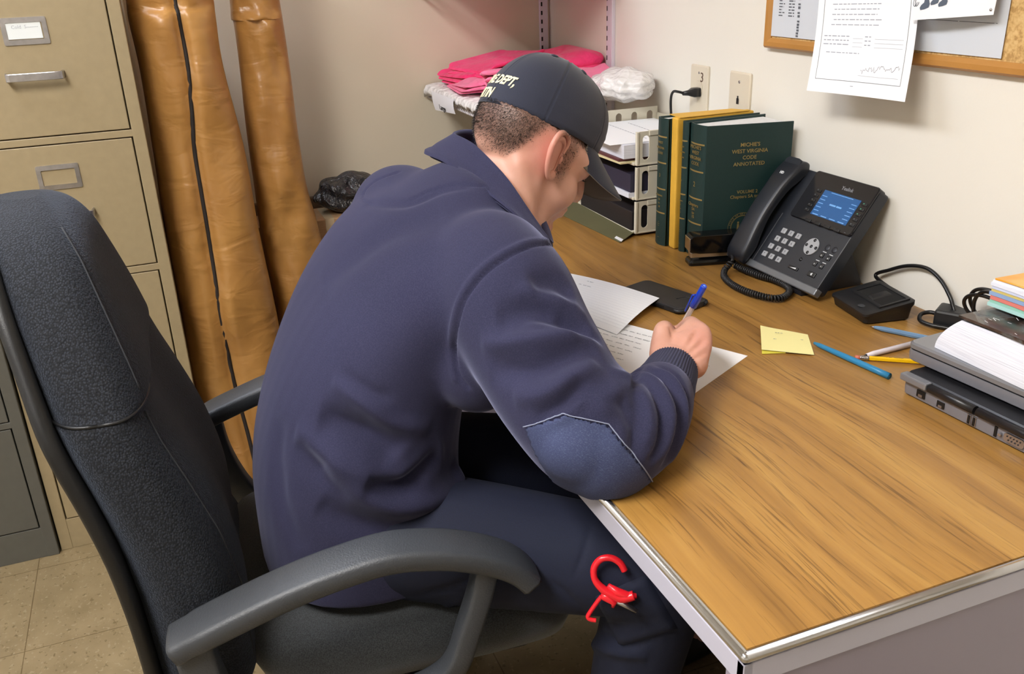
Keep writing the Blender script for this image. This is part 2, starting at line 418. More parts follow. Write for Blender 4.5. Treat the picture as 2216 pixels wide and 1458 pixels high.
b = newbm(); rows = catmull([p for p in prof[:8]], 5); rows2 = catmull([p for p in prof[8:]], 6)
loft(b, [backring(*r) for r in rows]+[backring(*r) for r in rows2])
back = obj('backrest', b, M_MESHF, chair)
# stitched seams on the side panel and round the head section
def backline(fr, zs, side=1, off=.0012):
    pts = []
    for z in zs:
        i = max(k for k in range(len(prof)-1) if prof[k][0] <= z+1e-9); a, c = prof[i], prof[i+1]; t_ = (z-a[0])/(c[0]-a[0])
        f0, f1, hw = [a[k]+(c[k]-a[k])*t_ for k in (1, 2, 3)]
        s = fr; l = (1-abs(s)**(1/.62*2))**.5 if abs(s) < 1 else 0; l = max(l, 0)
        l = (max(0, 1-(abs(s)**(1/.62))**2))**.5; l = l**.62
        fm, fh = (f0+f1)/2, (f1-f0)/2
        pts.append(ch(fm+fh*s, side*(hw*l+off), z))
    return pts
b = newbm()
tube(b, backline(.80, [.45+.01*k for k in range(40)]), .0011, 6)
tube(b, backline(.80, [.865+.01*k for k in range(19)]), .0011, 6)
obj('stitched_seam', b, M_STITCH, back)
b = newbm(); hr = [p for p in backring(.849, -.3262, -.2005, .2405)]
tube(b, hr+[hr[0]], .0022, 6); obj('seam_piping', b, M_SHELL, back)
# rear plastic shell
b = newbm(); rr_ = []
for z, f0, f1, hw in catmull([p for p in prof if p[0] < 1.07 and p[0] != .853], 4):
    w = hw-.004; o1 = [(f0-.001, w), (f0-.005, w*.985), (f0-.016, w*.6), (f0-.020, 0), (f0-.016, -w*.6), (f0-.005, -w*.985), (f0-.001, -w), (f0+.012, -w), (f0+.012, 0), (f0+.012, w)]
    rr_.append([ch(a, l, z) for a, l in o1])
loft(b, rr_); obj('back_shell', b, M_SHELL, chair)
# seat cushion
b = newbm(); rings = []
for k, (z, g) in enumerate([(.385, -.03), (.40, -.008), (.43, 0), (.455, -.004), (.47, -.018), (.476, -.04), (.479, -.10), (.480, -.2)]):
    ring = []
    for i in range(64):
        th = 2*PI*i/64; c, s = math.cos(th), math.sin(th)
        l = (.255+g)*(abs(c)**.45)*(1 if c > 0 else -1); ff = .085+(.25+g)*(abs(s)**.45)*(1 if s > 0 else -1)
        zz = z-.035*max(0, (ff-.2)/.13)**2 if ff > .2 else z
        ring.append(ch(ff, l, zz))
    rings.append(ring)
loft(b, rings); seat = obj('seat', b, M_SEATF, chair)
b = newbm(); bx(b, (-.20, -.18, .352), (.20, .18, .386), .01, M=frm(ch(.07, 0, 0), CR, CF)); obj('seat_pan', b, M_SHELL, chair)
# arms
def arm(side):
    s = side
    top = [(-.232, .586), (-.18, .607), (-.10, .634), (-.03, .651), (.04, .660), (.10, .652), (.15, .636), (.19, .616), (.215, .597), (.232, .577)]
    lat = .30
    b = newbm(); rings = []
    P3 = [ch(f, s*lat, z) for f, z in top]
    cc = catmull([tuple(p) for p in P3], 6); fr = frames(cc); n = len(fr)
    for i, (p, tt, _, _) in enumerate(fr):
        side_v = CR*s; nn = side_v.cross(tt).normalized(); nn = nn if nn.z > 0 else -nn
        e = min(i, n-1-i)/(n-1); hw = .031*(1 if i > 3 else .92) ; th = .030
        pr = [(-hw, -th+.004), (-hw, -.006), (-hw+.003, -.0015), (-hw+.008, 0), (0, .0012), (hw-.008, 0), (hw-.003, -.0015), (hw, -.006), (hw-.0005, -th+.006), (hw-.006, -th), (-hw+.006, -th)]
        rings.append([p+side_v*x+nn*y for x, y in pr])
    loft(b, rings)
    a = obj('armrest', b, M_ARM, chair)
    # loop underneath: front strut, lower bar, rear strut
    def strut(pts, w, d):
        b = newbm(); rg = []
        cc = catmull([tuple(ch(f, s*l, z)) for f, l, z in pts], 6)
        for p, tt, _, _ in frames(cc):
            nn = (CR*s).cross(tt).normalized()
            rg.append([p+CR*s*x+nn*y for x, y in rrect(w, d, .006, 2)])
        loft(b, rg); return obj('arm_support', b, M_ARM, a)
    strut([(.165, .30, .605), (.155, .30, .56), (.135, .30, .50), (.12, .298, .455), (.10, .292, .425), (.06, .288, .405), (.0, .285, .388), (-.08, .27, .375), (-.10, .2, .372)], .036, .030)
    strut([(-.205, .30, .585), (-.20, .30, .52), (-.185, .30, .46), (-.16, .295, .41), (-.12, .285, .385), (-.08, .26, .376)], .036, .046)
    return a
arm(1); arm(-1)
# base
b = newbm(); cyl(b, ch(.05, 0, .09), ch(.05, 0, .355), .026); cyl(b, ch(.05, 0, .06), ch(.05, 0, .13), .04); obj('gas_column', b, M_SHELL, chair)
for k in range(5):
    a = 2*PI*k/5+.3; d = CF*math.cos(a)+CR*math.sin(a); o_ = ch(.05, 0, 0)
    b = newbm(); tube(b, [o_+d*.02+V((0, 0, .095)), o_+d*.15+V((0, 0, .088)), o_+d*.29+V((0, 0, .07))], [.026, .02, .014], 10); lg = obj('leg', b, M_SHELL, chair)
    b = newbm(); e = d.cross(V((0, 0, 1))); c_ = o_+d*.285+V((0, 0, .026))
    cyl(b, c_-e*.022, c_-e*.004, .0255, 18); cyl(b, c_+e*.004, c_+e*.022, .0255, 18); cyl(b, c_-e*.01, c_+e*.01, .008); cyl(b, c_, c_+V((0, 0, .045)), .006); obj('caster', b, M_SHELL, lg)
# ================================================================== THE MAN
def apply_remesh(b, voxel, smooth=3, name='tmp'):
    me = bpy.data.meshes.new(name); b.to_mesh(me); b.free()
    o = bpy.data.objects.new(name, me); COL.objects.link(o)
    m = o.modifiers.new('r', 'REMESH'); m.mode = 'VOXEL'; m.voxel_size = voxel; m.use_smooth_shade = True
    if smooth: s = o.modifiers.new('s', 'SMOOTH'); s.iterations = smooth; s.factor = .5
    dg = bpy.context.evaluated_depsgraph_get(); r = bpy.data.meshes.new_from_object(o.evaluated_get(dg))
    bpy.data.objects.remove(o); bpy.data.meshes.remove(me); return r
def coords(me):
    a = np.empty(len(me.vertices)*3, 'f4'); me.vertices.foreach_get('co', a); return a.reshape(-1, 3)
def normals(me):
    a = np.empty(len(me.vertices)*3, 'f4'); me.vertices.foreach_get('normal', a); return a.reshape(-1, 3)
def setco(me, a): me.vertices.foreach_set('co', a.astype('f4').ravel()); me.update()
def mesh_bvh(me):
    co = coords(me); n = len(me.polygons); return BVHTree.FromPolygons([tuple(c) for c in co], [tuple(p.vertices) for p in me.polygons])
def cast(bvh, u, v):
    d = ray(u, v).normalized(); h = bvh.ray_cast(CAM, d); return h
def capsules(b, chain, seg=20):
    """chain of (point, radius): swept tube with rounded ends"""
    pts = [tuple(p)+(r,) for p, r in chain]; c = catmull(pts, 6) if len(pts) > 2 else [np.array(p) for p in pts]
    P3 = [Vector(x[:3]) for x in c]; R = [float(x[3]) for x in c]
    tube(b, P3, R, seg); ell(b, P3[0], (R[0],)*3, seg=seg); ell(b, P3[-1], (R[-1],)*3, seg=seg)
def stroke(me, bvh, paths, smooth_taper=True):
    co = coords(me).astype('f8'); no = normals(me).astype('f8'); disp = np.zeros(len(co))
    for path, w, dep in paths:
        pts = catmull([(u, v, 0) for u, v in path], 10) if len(path) > 2 else [np.array(path[0]+(0,)), np.array(path[1]+(0,))]
        # densify
        q = []
        for a, c in zip(pts[:-1], pts[1:]):
            n = max(1, int(np.hypot(*(c-a)[:2])/3)); q += [a+(c-a)*k/n for k in range(n)]
        q.append(pts[-1]); S = []; Nn = []; prog = []
        for i, x in enumerate(q):
            h = cast(bvh, x[0], x[1])
            if h[0] is not None: S.append(h[0]); Nn.append(h[1]); prog.append(i/(len(q)-1))
        if len(S) < 2: continue
        S = np.array([tuple(s) for s in S]); Nn = np.array([tuple(s) for s in Nn]); prog = np.array(prog)
        lo, hi = S.min(0)-3*w, S.max(0)+3*w
        idx = np.where(((co > lo) & (co < hi)).all(1))[0]
        for c0 in range(0, len(idx), 4000):
            ii = idx[c0:c0+4000]; d2 = ((co[ii][:, None, :]-S[None])**2).sum(2); j = d2.argmin(1); dd = d2[np.arange(len(ii)), j]
            ok = (no[ii]*Nn[j]).sum(1) > .1
            tp = np.sin(np.clip(prog[j], 0, 1)*PI)**.5 if smooth_taper == 1 else 1.
            disp[ii] += np.where(ok, dep*tp*np.exp(-dd/(w*w)), 0)
    setco(me, co+no*disp[:, None])
def face_attr(me, name, vals):
    at = me.attributes.new(name, 'FLOAT', 'POINT'); at.data.foreach_set('value', vals.astype('f4'))
# ---- head frame
hd = V((-.055, 1, 0)).normalized(); phi = math.radians(33)
HF = V((hd.x*math.cos(phi), hd.y*math.cos(phi), -math.sin(phi)))
HU = V((hd.x*math.sin(phi), hd.y*math.sin(phi), math.cos(phi)))
HR = HF.cross(HU).normalized()
H0 = D(1194, 340, 1.28)-HR*.074
def hp(f, r, u): return H0+HF*f+HR*r+HU*u
HROT = Matrix((HF, HR, HU)).transposed()
def hell(b, c, r, rot=None): ell(b, hp(*c), r, rot=HROT if rot is None else HROT @ rot, seg=32)
# ---- skin
t = NT('skin'); n = t.noise(18, 4)
at = t.n.new('ShaderNodeAttribute'); at.attribute_name = 'stubble'
rd = t.n.new('ShaderNodeAttribute'); rd.attribute_name = 'flush'
base = t.ramp(n, [(.3, srgb('c2917e')), (.7, srgb('d1a18d'))])
base = t.mix(rd.outputs['Fac'], base, srgb('c06a62'))
sp = t.ramp(t.noise(900, 2), [(.35, (1, 1, 1)), (.65, (.62, .62, .62))])
st = t.math('MULTIPLY', at.outputs['Fac'], sp)
base = t.mix(st, base, srgb('2b2523'))
t.set(Base_Color=base, Roughness=.5); t.b.inputs['Subsurface Weight'].default_value = .12; t.b.inputs['Subsurface Radius'].default_value = (.01, .004, .002); t.b.inputs['Subsurface Scale'].default_value = .5
t.bump(t.noise(380, 3), .25, .0006); M_SKIN = t.m
M_HAIR = pm('brown_hair', '2b2421', .6)
M_WHITEEYE = pm('eye_white', 'e6e0da', .2); M_IRIS = pm('brown_iris', '3a2416', .2)
t = NT('navy_fleece'); n = t.noise(700, 2); n2 = t.noise(5, 3)
c = t.ramp(n2, [(.3, srgb('29293f')), (.7, srgb('2f2f47'))])
c = t.mix(t.ramp(n, [(.4, (0, 0, 0)), (.75, (.35, .35, .35))]), c, srgb('44445c'))
t.set(Base_Color=c, Roughness=.92); t.b.inputs['Specular IOR Level'].default_value = .15; t.b.inputs['Sheen Weight'].default_value = .25; t.b.inputs['Sheen Tint'].default_value = (.6, .62, .9, 1); t.b.inputs['Sheen Roughness'].default_value = .4
t.bump(n, .25, .0008); M_FLEECE = t.m
t = NT('denim_patch'); n = t.noise(500, 3, vec=t.map((1, 1, 3))); n2 = t.noise(25, 4)
c = t.mix(n2, srgb('262c4c'), srgb('363f62')); c = t.mix(t.ramp(n, [(.5, (0, 0, 0)), (.8, (.4, .4, .4))]), c, srgb('6a7694'))
t.set(Base_Color=c, Roughness=.85); t.bump(n, .4, .0008, t.bump(n2, .3, .004)); M_PATCH = t.m
M_THREAD = pm('pale_thread', '7f869e', .8)
t = NT('navy_trouser_cloth'); n = t.noise(600, 2); t.set(Base_Color=t.mix(n, srgb('0a0f22'), srgb('101935')), Roughness=.85)
t.bump(n, .3, .0008); M_PANTS = t.m
M_RIB = pm('navy_rib_knit', '35374f', .95)
t = NT('navy_cap_twill'); n = t.noise(900, 2); t.set(Base_Color=t.mix(n, srgb('161a2b'), srgb('22273b')), Roughness=.85)
t.b.inputs['Sheen Weight'].default_value = .2; t.bump(n, .3, .0005); M_CAP = t.m
M_CAPGREY = pm('grey_brim_lining', '6e675f', .85)
M_GOLD = pm('cream_embroidery', 'dcd5b4', .8, bs=.5, bscale=900)
# ---- key points
SHR = D(1100, 650, 1.155); SHL = V((-.882, -.822, .945)); NECK = D(1065, 450, 1.31); PEL = P(765, 1110, 0, -.705)
HIPR = V((-.62, -.99, .555)); HIPL = V((-.78, -.97, .56)); KNR = V((-.39, -.615, .525)); KNL = V((-.66, -.53, .53))
ANR = V((-.46, -.65, .09)); ANL = V((-.70, -.42, .09))
ELR = D(1305, 972, 1.055); WRR = D(1440, 805, 1.215)
ELL_ = V((-1.03, -.70, .815)); WRL = P(1065, 600, 2, .79)
# ---- body: one mesh
b = newbm()
capsules(b, [(PEL, .105), (P(755, 989, 0, -.705), .10), (P(765, 879, 0, -.705), .105), (P(805, 759, 0, -.705), .11), (P(880, 640, 0, -.705), .10), (P(985, 520, 0, -.71), .075)], 24)
capsules(b, [(HIPR, .085), (KNR, .055)]); capsules(b, [(KNR, .052), (ANR, .035)]); capsules(b, [(HIPL, .085), (KNL, .055)]); capsules(b, [(KNL, .052), (ANL, .035)])
for A, s in ((ANR, 1), (ANL, -1)): ell(b, A+V((.02*s, .07, -.045)), (.042, .12, .035))
capsules(b, [(SHR, .06), (ELR, .042)]); capsules(b, [(ELR, .042), (WRR, .027)]); capsules(b, [(SHL, .06), (ELL_, .042)]); capsules(b, [(ELL_, .042), (WRL, .027)])
capsules(b, [(SHR, .055), (P(985, 520, 0, -.71), .06), (SHL, .055)])
# neck and head
capsules(b, [(NECK, .050), (D(1100, 385, 1.34), .056), (D(1140, 335, 1.36), .058)], 28)
capsules(b, [(NECK+V((.0, .045, -.03)), .038), (hp(-.01, 0, -.085), .047)], 24)
for sd in (1, -1): capsules(b, [(NECK+V((.035*sd, .04, -.03)), .015), (hp(-.03, .052*sd, -.03), .02)], 16)
hell(b, (-.008, 0, .042), (.092, .072, .080)); hell(b, (-.03, 0, .02), (.068, .070, .07))
hell(b, (.035, 0, .03), (.062, .066, .075))
hell(b, (.04, 0, -.03), (.052, .058, .075)); 
for sd in (1, -1):
    capsules(b, [(hp(.0, .056*sd, -.03), .016), (hp(.012, .052*sd, -.062), .016), (hp(.075, .02*sd, -.098), .013)], 14)
    hell(b, (.052, .040*sd, -.035), (.034, .026, .034)); hell(b, (.071, .028*sd, .016), (.026, .030, .013))
    hell(b, (.030, .042*sd, -.060), (.038, .020, .034)); hell(b, (-.004, .058*sd, .0), (.03, .017, .04))
hell(b, (.078, 0, -.092), (.019, .024, .017)); hell(b, (.066, 0, -.065), (.028, .036, .026))
capsules(b, [(hp(.088, 0, .02), .009), (hp(.105, 0, -.012), .011), (hp(.108, 0, -.026), .013)], 14)
for sd in (1, -1): hell(b, (.097, .012*sd, -.029), (.012, .009, .009)); hell(b, (.091, .012*sd, -.053), (.009, .017, .0055)); hell(b, (.089, .011*sd, -.064), (.009, .016, .006)); hell(b, (.079, .031*sd, .004), (.013, .017, .012))
# right hand closed round the pen
PTIP = P(1450, 752, 2, .7485)
lo_, hi_ = 1.0, 1.6
for _ in range(40):
    md = (lo_+hi_)/2
    if (D(1523, 620, md)-PTIP).length > .149 and md < 1.3: lo_ = md
    else: hi_ = md
PTOP = D(1523, 620, md); PDIR = (PTOP-PTIP).normalized()
GRIP = PTIP+PDIR*.036
K = [D(1500, 706, 1.292), D(1519, 720, 1.270), D(1522, 746, 1.250), D(1516, 776, 1.234)]
WR2 = D(1455, 788, 1.232)
for k, (kp, rr) in enumerate(zip(K, (.0135, .0135, .0125, .0115))):
    wp = WR2+(kp-WR2)*.05+ (D(1452+14*k-20, 790+8*k-10, 1.228)-WR2)*.7
    capsules(b, [(wp, .0175), (wp.lerp(kp, .55), .0165), (kp, rr)], 16)
capsules(b, [(WRR, .027), (WR2, .027)], 20)
capsules(b, [(K[0], .0125), (K[1], .0130), (K[2], .0128), (K[3], .0118)], 14); ell(b, D(1482, 750, 1.262), (.026, .033, .023)); ell(b, D(1500, 790, 1.232), (.018, .022, .018))
dn = V((0, 0, -1))
def finger(a, pts, r):
    capsules(b, [(a, r[0])]+[(p, q) for p, q in zip(pts, r[1:])], 14)
perp = V((PDIR.y, -PDIR.x, 0)).normalized()
AW = V((-.92, .38, 0)).normalized()
def zc(p, z): return V((p.x, p.y, max(p.z, z)))
i1 = K[0]+AW*.026+V((0, 0, -.006)); finger(K[0], [i1, (i1+GRIP)/2+AW*.006, GRIP+AW*.006], (.0130, .0112, .0095, .0082))
m1 = K[1]+AW*.024+V((0, 0, -.016)); finger(K[1], [m1, (m1+GRIP)/2+V((.004, .006, -.006)), zc(GRIP+V((.008, .004, -.012)), .757)], (.0130, .0110, .0095, .0082))
r1 = zc(K[2]+AW*.018+V((0, 0, -.024)), .760); finger(K[2], [r1, zc(r1-V((.004, .022, .004)), .758), zc(r1-V((.002, .036, 0)), .757)], (.0125, .0110, .0095, .0082))
q1 = zc(K[3]+AW*.012+V((0, 0, -.024)), .759); finger(K[3], [q1, zc(q1-V((.004, .020, .004)), .757), zc(q1-V((.002, .032, 0)), .7565)], (.0118, .0102, .0088, .0078))
tb = D(1432, 768, 1.245); tm = D(1436, 714, 1.272); tt_ = GRIP-PDIR*.004+V((-.010, -.006, .002))
capsules(b, [(tb, .018), (tb.lerp(tm, .6), .0165), (tm, .0135), (tm.lerp(tt_, .6)+V((-.003, 0, .003)), .0115), (tt_, .0092)], 16)
ell(b, tb.lerp(K[0], .45)+V((0, 0, -.006)), (.014, .020, .014))
# left hand flat on the paper, behind the arm
ldir = (P(1170, 655, 2, .765)-WRL); ldir.z = 0; ldir.normalize(); lsd = V((-ldir.y, ldir.x, 0))
LH = WRL+ldir*.055+V((0, 0, -.018)); ell(b, LH, (.036, .044, .014), rot=Matrix((lsd, ldir, V((0, 0, 1)))).transposed())
for k in range(4):
    a0 = LH+lsd*(.030-.021*k)+ldir*.030; capsules(b, [(a0, .0095), (a0+ldir*.035+V((0, 0, .004)), .0088), (V(((a0+ldir*.062).x, (a0+ldir*.062).y, .7565)), .0078)], 12)
capsules(b, [(LH-lsd*.02-ldir*.025, .012), (LH-lsd*.05, .011), (LH-lsd*.058+ldir*.028, .009)], 12)
body = apply_remesh(b, .0029, 6, 'person')
def laplace(me, w, its):
    co = coords(me).astype('f8'); ed = np.empty(len(me.edges)*2, 'i4'); me.edges.foreach_get('vertices', ed); ed = ed.reshape(-1, 2); n = len(co)
    deg = np.bincount(ed.ravel(), minlength=n).astype('f8')[:, None]
    for _ in range(its):
        acc = np.stack([np.bincount(ed[:, 0], co[ed[:, 1], k], n)+np.bincount(ed[:, 1], co[ed[:, 0], k], n) for k in range(3)], 1)/np.maximum(deg, 1)
        co += (acc-co)*w[:, None]*.6
    setco(me, co)
co = coords(body).astype('f8'); rel = co-np.array(tuple(H0)); f_, r_, u_ = [rel@np.array(tuple(q)) for q in (HF, HR, HU)]
wm = (np.sqrt(f_**2+r_**2+u_**2) < .19)*np.clip((np.abs(r_)-.018)/.015, 0, 1)*(1-.8*np.exp(-((f_-.085)**2+(u_-.004)**2)/.018**2))
wh = (np.sqrt(((co-np.array(tuple(K[1])))**2).sum(1)) < .11)*1.
laplace(body, np.clip(wm, 0, 1), 26); laplace(body, wh*.6, 2)
bvh_h = mesh_bvh(body)
stroke(body, bvh_h, [([(1511, 712), (1500, 728), (1488, 748)], .0034, -.0026), ([(1526, 733), (1512, 745), (1496, 762)], .0034, -.0026), ([(1531, 762), (1515, 770), (1500, 780)], .0028, -.0012), ([(1503, 704), (1490, 730), (1475, 755)], .0032, .0018), ([(1522, 722), (1505, 742), (1485, 765)], .0032, .0018), ([(1530, 748), (1512, 760), (1490, 775)], .0032, .0018), ([(1449, 706), (1455, 722), (1452, 745)], .004, -.003), ([(1488, 700), (1470, 715), (1450, 716)], .0032, -.0024)], 1)
# ears, joined into the same mesh
def ear(sd):
    b = newbm()
    E0 = V((0, 0, 0))
    def ep(x, y, z): # x forward, y out, z up in the ear's own tilted frame
        a = math.radians(-14); f = x*math.cos(a)+z*math.sin(a); u = -x*math.sin(a)*1+z*math.cos(a)
        fl = math.radians(24)  # flare
        out = y*math.cos(fl)+(-x+.012)*math.sin(fl)*.9
        return hp(f*1.06+.004, sd*(.0705+out*1.1), u*1.06+.004)
    rim = [(.010, .002, .006), (.014, .004, .018), (.010, .006, .028), (.000, .008, .0325), (-.011, .010, .029), (-.0175, .011, .017), (-.0185, .010, .003), (-.0155, .008, -.012), (-.010, .005, -.023), (-.003, .003, -.030), (.004, .0015, -.0285), (.0065, .001, -.020)]
    tube(b, [ep(*p) for p in catmull(rim, 6)], [.0030+.0013*math.sin(PI*k/66) for k in range(67)], 10)
    # bowl
    N = 14; out = catmull([(x, y, z) for x, y, z in rim], 3); cx, cz = -.003, .0
    rings = []
    for sc_, dy in ((1.0, -.0015), (.86, -.0015), (.78, .0025), (.66, .0015), (.54, -.006), (.40, -.014), (.2, -.018), (.03, -.019)):
        rings.append([ep(cx+(p[0]-cx)*sc_, p[1]*(.3+.7*sc_)+dy, cz+(p[2]-cz)*sc_) for p in out])
    loft(b, rings, cap=True, close=True)
    rings = []
    for sc_, dy in ((1.0, -.0015), (.9, -.006), (.7, -.014), (.5, -.02)):
        rings.append([ep(cx+(p[0]-cx)*sc_, p[1]*(.3+.7*sc_)+dy, cz+(p[2]-cz)*sc_) for p in out])
    loft(b, rings, cap=False)
    ell(b, ep(.0085, .0035, -.004), (.0035, .003, .006), rot=HROT); ell(b, ep(-.001, .003, -.026), (.0065, .004, .0075), rot=HROT)
    for f in b.faces: f.smooth = True
    return b
bb = bmesh.new(); bb.from_mesh(body)
for sd in (1, -1):
    join(bb, ear(sd))
bb.to_mesh(body); bb.free()
# cap frame (fitted): origin, forward, right, up
CO = V((-.7510435, -.63356653, 1.08398878)); KF = V((-.22399464, .79045367, -.57009596)); KR = V((.962116264, .272639497, 0)); KU = V((-.15543068, .54849859, .82157811))
co = coords(body).astype('f8'); rc = co-np.array(tuple(CO)); x_, y_, z_ = [rc@np.array(tuple(q)) for q in (KF, KR, KU)]
far_ = np.sqrt(x_**2+y_**2+z_**2) < .2
q2 = (x_/np.where(x_ > 0, .1005, .0965))**2+(y_/.0755)**2+(np.maximum(z_, 0)/.100)**2; hit_ = far_ & (z_ > -.004) & (q2 > 1)
sc2 = np.where(hit_, 1/np.sqrt(np.maximum(q2, 1e-9)), 1); rc2 = np.stack([x_*sc2, y_*sc2, z_*np.where(hit_, sc2, 1)], 1)
co = np.where(hit_[:, None], np.array(tuple(CO))+rc2[:, :1]*np.array(tuple(KF))+rc2[:, 1:2]*np.array(tuple(KR))+rc2[:, 2:]*np.array(tuple(KU)), co); setco(body, co)
wz = np.exp(-((z_+.002)/.016)**2)*(x_ > 0)*far_; laplace(body, wz, 40)
# facial hair/scalp masks
co = coords(body).astype('f8'); rel = co-np.array(tuple(H0)); f_ = rel@np.array(tuple(HF)); r_ = rel@np.array(tuple(HR)); u_ = rel@np.array(tuple(HU))
def sm(a, b_, x): t_ = np.clip((x-a)/(b_-a), 0, 1); return t_*t_*(3-2*t_)
headm = sm(.20, .15, np.sqrt(f_**2+r_**2+u_**2))
bvh_0 = mesh_bvh(body); tab = []
for (u, v) in ((1034, 300), (1060, 322), (1095, 335), (1125, 320), (1155, 300), (1185, 282)):
    h = cast(bvh_0, u, v)[0]; h = h if h is not None else D(u, v, 1.3); tab.append(((h-H0).dot(HF), (h-H0).dot(HU)))
tab.sort(); tf = np.array([q[0] for q in tab]); tu = np.array([q[1] for q in tab])
def hairmask(f_, r_, u_):
    lowb = np.interp(f_, tf, tu); nape = sm(-.010, .022, u_-lowb)*sm(tf.max()+.012, tf.max()-.006, f_)
    burn = sm(-.034, -.008, u_)*sm(.014, .022, f_)*sm(.048, .034, f_)*(u_ < .06)
    top = sm(.03, .045, u_)
    return np.clip(np.maximum(np.maximum(nape, top), .55*burn), 0, 1)
hm = hairmask(f_, r_, u_)*headm
beard = .10*sm(-.01, -.04, u_)*sm(-.01, .03, f_)*headm
face_attr(body, 'stubble', np.clip(.9*hm+beard, 0, 1))
eard = np.exp(-((f_+.005)**2+(u_-.005)**2)/(.035**2))*(np.abs(r_) > .05)*headm*.55
hand = np.exp(-((co-np.array(tuple(K[2])))**2).sum(1)/(.035**2))*.28+np.exp(-((co-np.array(tuple(WR2)))**2).sum(1)/(.04**2))*.15
face_attr(body, 'flush', np.clip(eard+hand, 0, .8))
person = obj('person', body, M_SKIN); 
tag(person, 'man in a navy cap and navy fleece jacket writing at the desk', 'person')
for sd in (1, -1):
    b = newbm(); ell(b, hp(.076, .031*sd, .004), (.0118,)*3, rot=HROT); ey = obj('eye', b, M_WHITEEYE, person)
    b = newbm(); ell(b, hp(.0845, .031*sd, .002), (.0042, .0056, .0056), rot=HROT); obj('iris', b, M_IRIS, ey)
    b = newbm(); tube(b, [hp(.0865, .016*sd, .022), hp(.089, .03*sd, .027), hp(.078, .05*sd, .021)], [.002, .0032, .0015], 8); obj('eyebrow', b, M_HAIR, person)
    b = newbm()
    for k in range(16):
        r0 = (.021+.0014*k)*sd; f0 = .0885-.000022*(k-6)**2*4; tube(b, [hp(f0-.002, r0, -.001), hp(f0+.004, r0*1.02, -.004), hp(f0+.007, r0*1.05, -.002)], [.0004, .0003, .0001], 4)
    obj('eyelashes', b, M_HAIR, ey)
# cropped hair
bvh_b = mesh_bvh(body); rng = np.random.RandomState(3); b = newbm(); no = normals(body).astype('f8')
cand = np.where((hm > .08) & (u_ < .11))[0]
cand = rng.choice(cand, 42000)
for i in cand:
    if rng.rand() > hm[i]**1.0: continue
    p = Vector(co[i]+rng.randn(3)*.0009); n = Vector(no[i]); d = (n*.8-HU*(.55+.5*rng.rand())-HF*.25+Vector(rng.randn(3)*.25)).normalized()
    L = (.0022+.0040*hm[i]*rng.rand()) ; s = d.cross(Vector(rng.randn(3))).normalized()*.00028
    a = p-n*.0004
    v = [b.verts.new(a-s), b.verts.new(a+s), b.verts.new(a+d*L)]; b.faces.new(v)
obj('hair', b, M_HAIR, person, recalc=False)
# ---- CAP
def kp_(f, r, u): return CO+KF*f+KR*r+KU*u
def cpt(th, t_, lift=0):
    """th: angle from front towards his right, t_: 0 rim..1 button"""
    c, s = math.cos(th), math.sin(th); al = t_*PI/2
    pr = math.cos(al)**.80; hh = math.sin(al)**.92
    a = .1076 if c > 0 else .1036; base = .010*c; bul = .010*math.sin(al*2)*max(0, c)
    p = kp_(a*c*pr+bul, .0822*s*pr, base*(1-hh)+.1062*hh)
    if lift: p += (p-kp_(0, 0, .01)).normalized()*lift
    return p
b = newbm(); NT_, NH = 96, 26; seams = [k*PI/3+PI/6*0 for k in range(6)]
def seamdip(th, t_):
    d = min(abs((th-s+PI) % (2*PI)-PI) for s in [PI/6*0+PI/3*k for k in range(6)]); d *= max(.15, math.cos(t_*PI/2))
    return -.0011*math.exp(-(d/.012)**2)+.0006*math.exp(-((d-.03)/.014)**2)
rings = [[cpt(2*PI*i/NT_, 0, -.0035) for i in range(NT_)], [cpt(2*PI*i/NT_, 0, 0) for i in range(NT_)]]
NTs = 288
rings = []
rings.append([cpt(2*PI*i/NTs, .12, -.004) for i in range(NTs)]); rings.append([cpt(2*PI*i/NTs, .0, -.003) for i in range(NTs)])
for k in range(NH+1):
    t_ = min(.995, k/NH); rings.append([cpt(2*PI*i/NTs, t_, .0005+seamdip(2*PI*i/NTs, t_)+(.0008 if .13 < t_ < .16 else 0)) for i in range(NTs)])
loft(b, rings, cap=False); f = None
ell(b, cpt(0, 1.0, .002), (.006, .006, .003), rot=HROT)
cap = obj('cap', b, M_CAP, person, smooth=True, label='navy baseball cap with cream lettering on the back')
# eyelets
for k in range(6):
    b = newbm(); th = PI/6+k*PI/3; p = cpt(th, .72, .0012); e1_ = (cpt(th+.03, .72, .0012)-p).normalized(); e2_ = (cpt(th, .74, .0012)-p).normalized()
    tube(b, [p+(e1_*math.cos(a)+e2_*math.sin(a))*.0042 for a in [2*PI*j/12 for j in range(13)]], .0009, 6); obj('eyelet', b, M_CAP, cap)
pass
